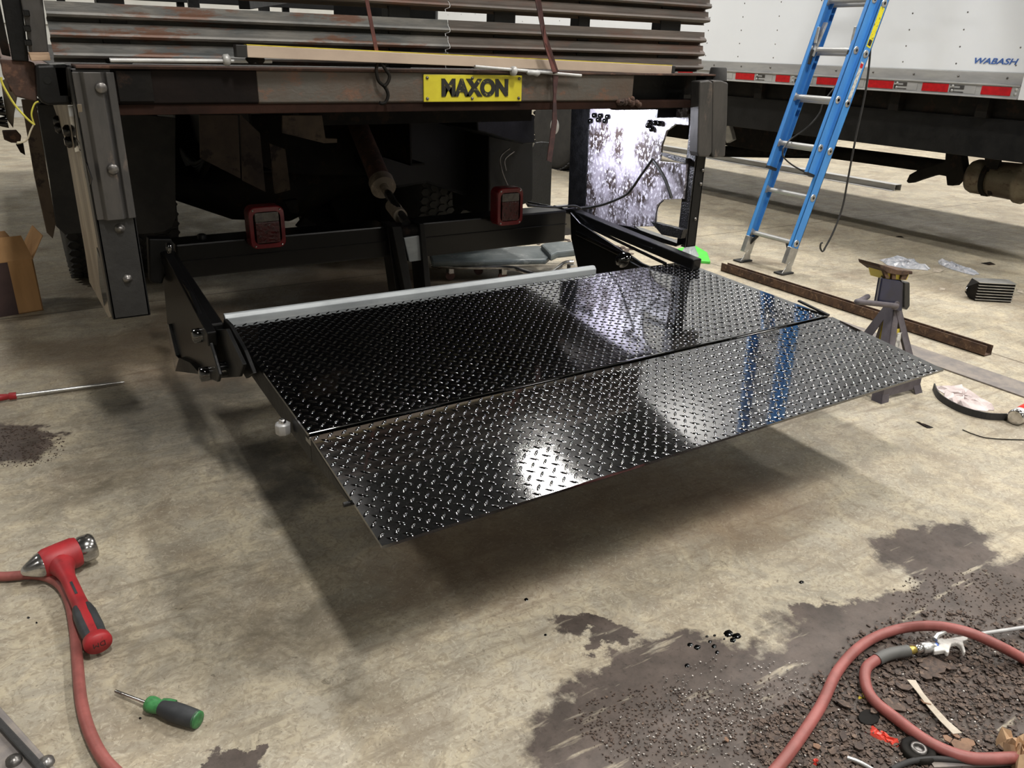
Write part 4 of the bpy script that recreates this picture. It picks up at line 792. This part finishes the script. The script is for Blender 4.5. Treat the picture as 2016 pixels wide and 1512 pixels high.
crumple('paper_scrap', dens([(1850, 566), (1862, 567), (1861, 571), (1849, 571)], 2), 'tape', 'tiny white scrap on the floor left of the ribbed block', 'scrap', .004, seed=6)
crumple('paper_scrap', dens([(2000, 568), (2014, 572), (2016, 578), (2004, 575)], 2), 'tape', 'tiny white scrap right of the ribbed block', 'scrap', .004, seed=7)
crumple('plastic_film', dens([(1843, 761), (1888, 758), (1914, 770), (1960, 805), (1945, 810), (1900, 806), (1868, 792), (1856, 775)], 3), 'film', 'milky plastic film lying on the floor right of the jack stand foot', 'plastic film', .02, seed=8)
sp_ = spline(pts([(1838, 762), (1850, 783), (1890, 806), (1940, 820), (1985, 822)], z=.012), 6); bnd = MB()
for i in range(len(sp_)-1): bnd.bar(sp_[i], sp_[i+1], .005, .035)
tag(bnd.build('black_band', 'rubber'), 'dark flat band curving around the plastic film to the spray can', 'band')
t = thing('spray_can', tuple(at(1995, 835, z=0)), 'red and silver spray can lying at the right edge of the photo', 'spray can')
a = at(1998, 822, z=.033); d = (at(2060, 790, z=.033)-a).normalized()
MB().lathe(a, d, [(0, .026), (.002, .031), (.012, .033), (.014, .033)], 32).build('can_bottom', 'chrome', t); MB().lathe(a+d*.014, d, [(0, .0325), (.03, .0325)], 32).build('can_band', 'label', t); MB().lathe(a+d*.044, d, [(0, .0326), (.10, .0326), (.115, .02)], 32).build('can_body', 'canred', t)
crumple('metal_chip', dens([(1802, 830), (1812, 832), (1838, 842), (1825, 843)], 2), 'dark', 'small dark flat chip on the floor below the jack stand', 'scrap', .004, seed=9)
tag(MB().tube(spline(pts([(1895, 846), (1920, 856), (1950, 863), (2016, 866), (2050, 866)], z=.003), 5), .002, 6).build('thin_wire', 'dark'), 'thin dark wire on the floor near the right edge', 'wire')
crumple('metal_chip', dens([(1930, 518), (1950, 516), (1960, 521), (1945, 522)], 2), 'dark', 'dark diamond shaped chip above the ribbed block', 'scrap', .004, seed=10)
crumple('metal_chip', dens([(1763, 466), (1775, 465), (1780, 468)], 2), 'dark', 'tiny dark chip on the shaded floor right of the ladder', 'scrap', .004, seed=11)
# cinder block under the trailer
t = thing('cinder_block', tuple(at(1478, 305, z=0)), 'pale concrete block standing on the floor under the trailer left of the ladder', 'block')
a, b_ = at(1462, 306, z=0), at(1500, 309, z=0); d = b_-a; p = Vector((-d.y, d.x, 0)).normalized()*.2
MB().prism([a, b_, b_+p, a+p], (0, 0, .14)).build('block_body', 'block', t, .003)
for f in (.3, .68): MB().prism([a.lerp(b_, f-.1)-p*.01+Vector((0, 0, .05)), a.lerp(b_, f+.1)-p*.01+Vector((0, 0, .05)), a.lerp(b_, f+.1)-p*.01+Vector((0, 0, .10)), a.lerp(b_, f-.1)-p*.01+Vector((0, 0, .10))], tuple(p*.02)).build('block_cell', 'oil', t)
# green tray with clear cup under the right post
t = thing('green_tray', tuple(at(1352, 505, z=0)), 'bright green plastic tray with a clear cup on the floor behind the right post', 'tray')
a = [at(*q, z=0) for q in ((1328, 496), (1365, 486), (1392, 502), (1398, 520), (1345, 516))]
MB().prism(a, (0, 0, .02)).build('tray', mat('bright_green_plastic', (.35, .82, .3), (.3, .74, .26), 10, .4), t, .004)
MB().lathe(at(1357, 502, z=.02), (0, 0, 1), [(0, .07), (.03, .05), (.09, .02), (.1, .018)], 20).build('cup', 'plastic', t)
# creeper
K2 = thing('mechanic_creeper', (2.5, 4.3, 0), 'grey padded mechanic creeper on casters lying beneath the cross tube', 'creeper')
P = pts([(846, 512), (870, 499), (1062, 493), (1085, 512), (1075, 521), (850, 526)], z=.10); MB().prism(P, (0, 0, .035)).build('body_pad', 'padgrey', K2, .012)
P = pts([(1064, 494), (1082, 487), (1128, 489), (1134, 505), (1098, 509), (1084, 516)], z=.12); MB().prism(P, (0, 0, .045)).build('head_pad', 'padgrey', K2, .012)
MB().tube(spline(pts([(850, 522), (900, 526), (1000, 527), (1030, 534), (1056, 541), (1080, 540), (1098, 528), (1112, 518), (1128, 516)], z=.09), 5), .014, 10).build('frame_tube', 'chrome', K2)
MB().tube(spline(pts([(870, 500), (960, 494), (1060, 490), (1125, 490)], z=.09), 5), .014, 10).build('frame_tube', 'chrome', K2)
for a, b_ in ((886, 530), (990, 532), (942, 520), (1124, 528), (866, 508)):
    p = at(a, b_, z=.07); MB().lathe(Vector((p.x, p.y, .03)), (.3, 1, 0), [(-.012, .028), (.012, .028)], 18).build('caster_wheel', 'caster', K2); MB().box(p.x-.018, p.x+.018, p.y-.02, p.y+.02, .045, .095).build('caster_fork', 'chrome', K2, .002)
# leaf-like scraps behind it
sc_ = MB(); rs = random.Random(5)
for k in range(70):
    p = at(rs.uniform(1060, 1128), rs.uniform(470, 486), z=.003) if k < 45 else at(rs.uniform(1195, 1245), rs.uniform(484, 500), z=.003)
    r = rs.uniform(.008, .03); a0 = rs.uniform(0, 6); sc_.prism([p+Vector((math.cos(a0+q)*r, math.sin(a0+q)*r, 0)) for q in (0, 1.3, 2.4, 3.9, 5)], (0, 0, .002))
tag(sc_.build('scattered_flakes', 'flake'), 'brown flakes scattered on the floor behind the creeper head', 'debris', None, 'stuff')
# cardboard box at left
t = thing('cardboard_box', tuple(at(40, 612, z=0)), 'open cardboard box with a dark brown stripe at the left edge', 'box')
a = at(86, 611, z=0); bl = at(0, 625, z=0); d = (bl-a).normalized(); a2 = a+d*.42; H_ = .275; nb = Vector((d.y, -d.x, 0)); nb = nb if nb.y > 0 else -nb; dep = nb*.26; th = .006
def slab(p0, p1, h0, h1, m, nm, par, n=nb): return MB().prism([p0+Vector((0, 0, h0)), p1+Vector((0, 0, h0)), p1+Vector((0, 0, h1)), p0+Vector((0, 0, h1))], tuple(n.normalized()*th)).build(nm, m, par)
slab(a, a2, 0, H_, 'card', 'front_wall', t); slab(a+dep, a2+dep, 0, H_, 'cardin', 'back_wall', t); slab(a, a+dep, 0, H_, 'cardin', 'side_wall', t, d); slab(a2, a2+dep, 0, H_, 'cardin', 'side_wall', t, -d)
MB().prism([a, a2, a2+dep, a+dep], (0, 0, th)).build('base', 'cardin', t)
sl = at(48, 612, z=0); s1, s2 = a+d*.115, a+d*.215
MB().prism([s1-nb*.001+Vector((0, 0, .001)), s2-nb*.001+Vector((0, 0, .001)), s2-nb*.001+Vector((0, 0, H_)), s1-nb*.001+Vector((0, 0, H_))], tuple(nb*.001)).build('dark_stripe', 'tapebr', t)
tz = Vector((0, 0, H_))
MB().prism([a+tz, a2+tz, a2+tz+nb*.06+Vector((0, 0, .11)), a+d*.02+tz+nb*.06+Vector((0, 0, .11))], (0, 0, .004)).build('front_flap', 'card', t)
MB().prism([a+tz, a+dep+tz, a+dep*.8+tz-d*.07+Vector((0, 0, .13)), a+dep*.25+tz-d*.08+Vector((0, 0, .10))], tuple(d*.004)).build('side_flap', 'card', t)
MB().prism([a+dep+tz, a2+dep+tz, a2+dep+tz+nb*.03+Vector((0, 0, .10)), a+dep+d*.05+tz+nb*.03+Vector((0, 0, .10))], (0, .004, 0)).build('back_flap', 'cardin', t)
# ================================================================== FOREGROUND TOOLS
# long screwdriver at the left edge
t = thing('long_screwdriver', tuple(at(40, 780, z=0)), 'long thin screwdriver with a red handle lying at the left edge', 'screwdriver')
a, b_ = at(30, 779, z=.02), at(245, 752, z=.008); d = (b_-a).normalized()
MB().tube([a, b_.lerp(a, .25), b_], [.0075, .0075, .003], 12).build('blade', 'alu', t)
MB().lathe(a, -d, [(-.004, .014), (.02, .015), (.022, .011), (.05, .014), (.13, .016), (.15, .01)], 20).build('handle', 'hred', t)
# hose left
P = spline([at(-60, 1128, z=.016), at(0, 1135, z=.016), at(70, 1132, z=.016), at(112, 1146, z=.016), at(135, 1180, z=.016), at(147, 1240, z=.016), at(153, 1310, z=.016), at(160, 1380, z=.016), at(176, 1440, z=.016), at(205, 1495, z=.016), at(250, 1540, z=.016)], 10)
hl = MB(); hl.tube(P, .0125, 20); tag(hl.build('air_hose', 'hose'), 'pinkish red air hose curving along the floor at the left, under the hammer', 'hose')
# hammer
Hm = thing('dead_blow_hammer', tuple(at(130, 1180, z=0)), 'red rubber hammer with chrome faces and black grip lying across the left hose', 'hammer')
hz = .052; a, b_ = at(82, 1112, z=hz), at(154, 1085, z=hz); d = (b_-a).normalized(); L_ = (b_-a).length
hd = MB(); hd.lathe(a, d, [(-.0, .034), (.01, .039), (L_*.5, .041), (L_-.01, .042), (L_, .039)], 28); hd.build('head', 'hred', Hm)
MB().lathe(b_, d, [(-.01, .034), (.004, .034), (.008, .037), (.034, .037), (.041, .033), (.0415, .002)], 32).build('flat_face', 'chrome', Hm)
MB().lathe(a, -d, [(-.01, .034), (.004, .033), (.012, .030), (.032, .019), (.042, .013), (.048, .008), (.05, .001)], 32).build('peen', 'chrome', Hm)
mid = a.lerp(b_, .46); e = at(196, 1272, z=.04); hd_ = (e-mid).normalized(); LH = (e-mid).length
def oval(c0, ax, prof, wide, mb, n=20):
    ax = ax.normalized(); s_ = ax.cross(Vector((0, 0, 1))).normalized(); w_ = s_.cross(ax); k = len(mb.v); vs = []
    for h, r, *_ in prof:
        for i in range(n): q = 2*math.pi*i/n; vs.append(c0+ax*h+s_*math.cos(q)*r*wide+w_*math.sin(q)*r)
    mb.add(vs, [(i*n+j, i*n+(j+1) % n, (i+1)*n+(j+1) % n, (i+1)*n+j) for i in range(len(prof)-1) for j in range(n)], True)
    mb.add(vs[:n], [tuple(range(n))[::-1]]); mb.add(vs[-n:], [tuple(range(n))]); return mb
o = oval(mid, hd_, [(-.01, .03), (.045, .028), (.065, .0215), (.10, .0165), (LH*.5, .0165), (LH*.62, .0175), (LH*.75, .019), (LH*.88, .018), (LH*.93, .018)], 1.12, MB()); o.build('handle', 'hred', Hm)
o = MB(); s_ = hd_.cross(Vector((0, 0, 1))).normalized()
for sg_ in (-1, 1):
    g = MB(); c0 = mid+hd_*LH*.56; prof = [(0, .003), (.02, .011), (LH*.12, .0145), (LH*.26, .0155), (LH*.36, .0135)]
    n = 14; vs = []
    for h, r in prof:
        cc = c0+hd_*h+s_*sg_*(.009+r*.35)
        for i in range(n): q = 2*math.pi*i/n; vs.append(cc+s_*math.cos(q)*r*.85+Vector((0, 0, 1))*math.sin(q)*min(r*1.36, .0185)+Vector((0,0,.0008)))
    g.add(vs, [(i*n+j, i*n+(j+1) % n, (i+1)*n+(j+1) % n, (i+1)*n+j) for i in range(len(prof)-1) for j in range(n)], True); g.add(vs[:n], [tuple(range(n))[::-1]]); g.add(vs[-n:], [tuple(range(n))]); g.build('grip_inlay', 'hblk', Hm)
ce = mid+hd_*LH*.93; o = oval(ce, hd_, [(-.012, .018), (-.002, .025), (.014, .0265), (.022, .025), (.0225, .001)], 1.18, MB(), 28); cp = o.build('butt_cap', 'hred', Hm)
xd = -s_ if s_.x < 0 else s_
text_mesh('DM', .019, ce+hd_*.0228+xd*.014+Vector((0, 0, .006)), -xd, Vector((0, 0, -1)), .0006, 'butt_marking', 'blk', cp, bold=-.0002)
MB().bar(mid+hd_*LH*.36+Vector((0, 0, .0168)), mid+hd_*LH*.50+Vector((0, 0, .0168)), .006, .0012).build('handle_marking', 'hblk', Hm)
# green screwdriver
t = thing('green_screwdriver', tuple(at(340, 1400, z=0)), 'green and black handled screwdriver lying on the floor right of the left hose', 'screwdriver')
a, b_, c_ = at(228, 1361, z=.012), at(292, 1385, z=.020), at(392, 1418, z=.020); d = (c_-b_).normalized(); L_ = (c_-b_).length
MB().tube([a, b_], .0036, 12).build('shank', 'chrome', t); MB().tube([a-(b_-a).normalized()*.004, a+(b_-a).normalized()*.02], [.001, .0042], 6).build('tip', 'steel', t)
k = L_/.12
MB().lathe(b_, d, [(-.004, .010), (0, .016), (.008, .018), (.018, .017), (.030, .0145), (.042, .016), (.058, .0185)], 24).build('handle_collar', 'green', t)
MB().lathe(b_+d*.034, d, [(0, .0152), (.012, .0178), (.03, .0205), (.05, .0208), (L_-.05, .0195), (L_-.038, .0185)], 24).build('handle_grip', 'hblk', t)
MB().lathe(b_+d*(L_-.005), d, [(-.002, .0188), (.003, .0182), (.0045, .015), (.005, .001)], 24).build('handle_end', 'green', t)
o = MB(); w_ = d.cross(Vector((0, 0, 1))).normalized(); o.tube(spline([b_+d*.03-w_*.012+Vector((0, 0, .006)), b_+d*.045-w_*.014+Vector((0, 0, .009)), b_+d*.06-w_*.016+Vector((0, 0, .008))], 4), .006, 8); o.build('green_inlay', 'green', t)
# dark metal part cut by the lower left corner
t = thing('steel_channel_end', tuple(at(20, 1480, z=.2)), 'grey brown steel beam end entering at the lower left corner', 'steel beam')
q = [(-60, 1300), (0, 1388), (112, 1512), (170, 1580), (-60, 1580)]
MB().prism(pts(q, z=.10), (0, 0, -.10)).build('beam_web', 'flatgrey', t, .006)
MB().prism(pts([(-60, 1330), (0, 1410), (95, 1512), (150, 1580), (135, 1584), (70, 1512), (-10, 1424), (-60, 1350)], z=.112), (0, 0, -.01)).build('beam_lip', 'postblk', t, .003)
for a, b_ in ((28, 1500), (92, 1503)): MB().lathe(at(a, b_, z=.10), (0, 0, 1), [(0, .014), (.008, .013), (.012, .004)], 16).build('bolt_head', 'steel', t)
# right hose, one continuous loop with the blow gun at its end
pz = .018
HP = [at(1440, 1600, z=pz), at(1530, 1512, z=pz), at(1610, 1400, z=pz), at(1650, 1320, z=pz), at(1700, 1268, z=pz), at(1760, 1241, z=pz), at(1830, 1232, z=pz+.03), at(1900, 1243, z=pz+.045), at(1960, 1268, z=pz+.03), at(2020, 1300, z=pz), at(2100, 1350, z=pz), at(2150, 1420, z=pz), at(2080, 1480, z=pz), at(1970, 1493, z=pz), at(1900, 1490, z=pz), at(1830, 1462, z=pz), at(1765, 1415, z=pz), at(1720, 1378, z=pz), at(1704, 1345, z=pz), at(1706, 1315, z=pz+.002), at(1728, 1297, z=pz+.002)]
HO = thing('blow_gun_hose', tuple(at(1700, 1400, z=0)), 'pinkish red air hose looped on the dirty floor at the lower right', 'hose')
MB().tube(spline(HP, 10), .0125, 20).build('hose', 'hose', HO)
MB().tube(spline([at(1726, 1299, z=pz+.002), at(1750, 1288, z=pz+.004), at(1788, 1281, z=pz+.006)], 6), .0145, 20).build('hose_sleeve', 'hosegr', HO)
a = at(1786, 1281, z=.024); b_ = at(1888, 1266, z=.03); d = (b_-a).normalized(); L_ = (b_-a).length
MB().lathe(a, d, [(0, .010), (.006, .0105), (.016, .0105), (.018, .009), (.024, .009)], 16).build('brass_ferrule', 'brass', HO)
MB().lathe(a+d*.021, d, [(0, .011), (.002, .013), (.016, .013), (.018, .011)], 6).build('hex_nut', 'chrome', HO)
MB().lathe(a+d*.038, d, [(0, .0125), (.002, .014), (.024, .014), (.028, .011), (.036, .010)], 24).build('coupler', 'alu', HO)
BG = thing('air_blow_gun', tuple(at(1860, 1265, z=0)), 'white metal air blow gun with long nozzle on the end of the looped hose', 'blow gun')
c0 = a+d*.072
MB().lathe(c0, d, [(0, .009), (.008, .009)], 16).build('blue_ring', 'blueband', BG)
body = [(1842, 1272), (1842, 1279), (1866, 1276), (1868, 1270), (1872, 1262), (1884, 1258), (1900, 1258), (1893, 1262), (1898, 1270), (1901, 1283), (1896, 1279), (1889, 1269), (1882, 1264), (1876, 1268), (1868, 1284), (1864, 1284), (1862, 1279), (1842, 1281), (1838, 1275), (1846, 1268), (1842, 1258), (1838, 1256), (1850, 1253), (1862, 1256), (1872, 1254), (1905, 1250), (1905, 1257), (1886, 1259), (1872, 1264)]
body = [(1838, 1273), (1850, 1267), (1843, 1259), (1846, 1254), (1860, 1257), (1905, 1250), (1906, 1258), (1896, 1262), (1902, 1282), (1898, 1284), (1892, 1270), (1884, 1264), (1874, 1266), (1870, 1276), (1869, 1284), (1864, 1284), (1861, 1279), (1840, 1282)]
MB().prism(pts(body, z=.034), (0, 0, -.014)).build('gun_body', mat('white_cast_metal', (.84, .83, .81), (.72, .71, .69), 20, .4), BG, .003)
o = MB(); p0, p1, p2, p3 = at(1840, 1259, z=.04), at(1846, 1250, z=.045), at(1860, 1244, z=.05), at(1871, 1238, z=.055); o.tube([p0, p1, p2, p3], [.007, .006, .005, .004], 10); o.build('trigger_lever', 'alu', BG)
o = MB(); o.tube([at(1900, 1254, z=.03), at(1930, 1248, z=.02), at(2040, 1232, z=.02)], [.006, .0052, .005], 12); o.build('nozzle_tube', 'aludull', BG)
# tape strip and other litter
sp2 = pts([(1785, 1339), (1802, 1340), (1818, 1366), (1840, 1392), (1866, 1420), (1894, 1444), (1876, 1446), (1850, 1420), (1826, 1392), (1804, 1362)], z=.012)
tag(MB().prism(sp2, (0, 0, .002)).build('tape_strip', 'tape', None), 'dusty white tape strip lying inside the hose loop', 'tape strip')
crumple('red_scrap', dens([(1702, 1444), (1714, 1431), (1735, 1438), (1755, 1456), (1771, 1466), (1760, 1475), (1735, 1462)], 2), 'redwrap', 'bright red plastic scrap lying left of the hose loop', 'scrap', .012, seed=20)
crumple('red_scrap', dens([(1598, 1500), (1610, 1495), (1616, 1503), (1600, 1510)], 2), 'redwrap', 'tiny red scrap at the bottom edge left of the loop', 'scrap', .01, seed=21)
crumple('paper_scrap', dens([(1955, 1458), (1990, 1462), (2012, 1478), (2030, 1500), (2030, 1530), (1998, 1530), (1988, 1505), (1974, 1480)], 2), 'paper', 'crumpled tan paper over the hose at the lower right corner', 'paper', .05, seed=22)
t = thing('bearing_ring', tuple(at(1806, 1480, z=0)), 'dark round bearing ring lying against the hose near the bottom edge', 'ring')
c_ = at(1806, 1482, z=.004)
MB().lathe(c_, (0, 0, 1), [(0, .034), (.01, .034), (.013, .031), (.013, .018), (.008, .018), (.008, .002)], 36).build('outer_ring', 'dark', t); MB().lathe(c_+Vector((0, 0, .008)), (0, 0, 1), [(0, .017), (.008, .016), (.0085, .010), (.002, .0098)], 30).build('inner_ring', 'steel', t)
tag(MB().prism([at(1693+math.cos(k/10*6.283)*1+17+math.cos(k*.628)*21, 1415+math.sin(k*.628)*16+k*0, z=.003) for k in range(10)], (0, 0, .006)).build('steel_disc', 'dark', None, .002), 'dark oval steel slug left of the hose loop', 'steel slug')
tag(MB().tube(spline(pts([(1755, 1515), (1790, 1500), (1830, 1494), (1880, 1496), (1920, 1500)], z=.012), 5), .006, 8).build('grey_cable', 'rubber'), 'grey cable crossing under the hose at the bottom edge', 'cable')
tag(MB().tube(spline(pts([(1668, 1492), (1690, 1500), (1712, 1512), (1740, 1530)], z=.008), 5), .005, 8).build('silver_tube', 'alu'), 'thin silver tube end at the bottom edge left of the bearing ring', 'tube')
tag(MB().bar(at(1835, 1507, z=.006), at(2000, 1500, z=.006), .014, .006).build('steel_strip', 'flatgrey'), 'narrow grey steel strip under the hose at the bottom edge', 'steel strip')
crumple('yellow_scrap', dens([(1689, 1367), (1698, 1366), (1702, 1374), (1690, 1378)], 2), 'yel2', 'small pale yellow scrap touching the left of the hose loop', 'scrap', .004, seed=23)
# wet paint drops
drops = [(1434, 1247, 9, 7), (1450, 1252, 9, 6), (1443, 1260, 6, 5), (1359, 1269, 6, 4), (1373, 1274, 7, 5), (1406, 1272, 5, 4), (1412, 1284, 4, 4), (1353, 1310, 5, 4), (1392, 1253, 3, 2), (1407, 1251, 3, 2), (1398, 1263, 4, 3), (1426, 1258, 2, 2), (1578, 1146, 5, 3), (1036, 1180, 4, 3), (276, 1414, 3, 2), (56, 1216, 3, 2), (72, 1226, 2, 2), (1074, 1250, 3, 2)]
for i, (px, py, rx, ry) in enumerate(drops):
    c_ = at(px, py, z=.0008); ex = at(px+rx, py, z=.0008)-c_; ey = at(px, py-ry, z=.0008)-c_; o = MB(); n = 14; vs = [c_+ex*math.cos(2*math.pi*k/n)*(1+.12*math.sin(3*k+i))+ey*math.sin(2*math.pi*k/n)*(1+.12*math.cos(2*k+i)) for k in range(n)]
    vs += [c_+(v-c_)*.7+Vector((0, 0, .0016)) for v in vs]+[c_+Vector((0, 0, .002))]; o.add(vs, [(k, (k+1) % n, n+(k+1) % n, n+k) for k in range(n)]+[(n+k, n+(k+1) % n, 2*n) for k in range(n)], True)
    big = i < 12
    tag(o.build('paint_drop', 'oil'), 'black wet paint drop in the cluster on the floor above the dirt patch' if big else 'small stray black drop on the concrete away from the cluster', 'paint drop', 'paint drops in the cluster' if big else 'stray black drops')
# named larger flakes, then the uncountable rest
rs = random.Random(11)
def flake(mb, c_, r, h, rs):
    n = rs.choice((5, 6, 7)); a0 = rs.uniform(0, 6.28); el = rs.uniform(.55, 1); tx, ty = rs.uniform(-.22, .22), rs.uniform(-.22, .22); rot = rs.uniform(0, 3.14); vs = []
    for k in range(n):
        a = 2*math.pi*k/n+rs.uniform(-.25, .25); q = r*rs.uniform(.75, 1.15); x, y = math.cos(a)*q, math.sin(a)*q*el; X, Y = x*math.cos(rot)-y*math.sin(rot), x*math.sin(rot)+y*math.cos(rot); vs.append(c_+Vector((X, Y, X*tx+Y*ty)))
    mb.prism(vs, (0, 0, h))
big = [(1838, 1310, 26, 0), (1865, 1312, 18, 0), (1822, 1330, 15, 0), (1842, 1330, 13, 0), (1782, 1354, 14, 0), (1790, 1380, 12, 0), (1762, 1388, 26, 0), (1770, 1350, 10, 0), (1660, 1385, 16, 0), (1668, 1372, 9, 0), (1865, 1455, 10, 1), (1880, 1448, 9, 1), (1893, 1470, 20, 1), (1905, 1462, 12, 1), (1822, 1382, 12, 1),
       (1430, 1457, 7, 1), (1608, 1470, 8, 1), (1900, 1320, 10, 0), (1930, 1340, 9, 0), (1960, 1320, 8, 0), (1745, 1330, 9, 0), (1720, 1400, 10, 0), (1690, 1470, 12, 0), (1660, 1450, 13, 0), (1640, 1480, 11, 0), (1930, 1390, 10, 0), (1980, 1370, 9, 0), (1810, 1300, 9, 0), (1560, 1470, 8, 0), (1590, 1440, 8, 0)]
lo_, hi_ = 0, 0
for i, (px, py, r, lt) in enumerate(big):
    c_ = at(px, py, z=.010); rr = abs((at(px+r, py, z=.01)-c_).length); o = MB(); flake(o, c_, rr, .0025, rs)
    tag(o.build('rust_flake', 'flakelt' if lt else 'flake'), 'lighter tan rust flake lying in the dirt around the hose loop' if lt else 'larger brown rust flake lying in the dirt around the hose loop', 'rust flake', 'tan rust flakes' if lt else 'larger brown rust flakes')
fl_ = MB(); gr_ = MB()
def ell(cx, cy, rx, ry):
    while 1:
        a, b_ = rs.uniform(-1, 1), rs.uniform(-1, 1)
        if a*a+b_*b_ < 1: return cx+a*rx, cy+b_*ry
for i in range(5200):
    px, py = ell(*rs.choice([(1810, 1400, 260, 120), (1900, 1330, 200, 80), (1740, 1440, 230, 100), (1620, 1460, 150, 70), (1900, 1300, 260, 100)]))
    if py > 1560: continue
    c_ = at(px, py, z=0); c_.z = rs.uniform(.001, .006); flake(fl_, c_, rs.choice((.002, .003, .004, .005, .006, .008))*rs.uniform(.7, 1.2), .0015, rs)
for i in range(2600):
    px, py = ell(*rs.choice([(1400, 1450, 240, 90), (1300, 1420, 170, 70), (1560, 1420, 160, 90), (1900, 1180, 150, 60), (30, 880, 100, 40)]))
    c_ = at(px, py, z=0); c_.z = .001; flake(fl_, c_, rs.uniform(.001, .0035), .0015, rs)
for i in range(900):
    px, py = ell(*rs.choice([(1400, 1460, 220, 80), (1520, 1440, 150, 90), (1900, 1340, 200, 100), (1750, 1450, 200, 70), (1480, 1350, 180, 60)]))
    c_ = at(px, py, z=0); c_.z = .003; flake(gr_, c_, rs.uniform(.001, .0028), .002, rs)
tag(fl_.build('rust_flake_litter', 'flake'), 'countless small brown rust flakes spread over the dirty floor at lower right', 'debris', None, 'stuff')
tag(gr_.build('metal_grit', 'grit'), 'pale metal grit glinting in the dirt at lower right', 'grit', None, 'stuff')
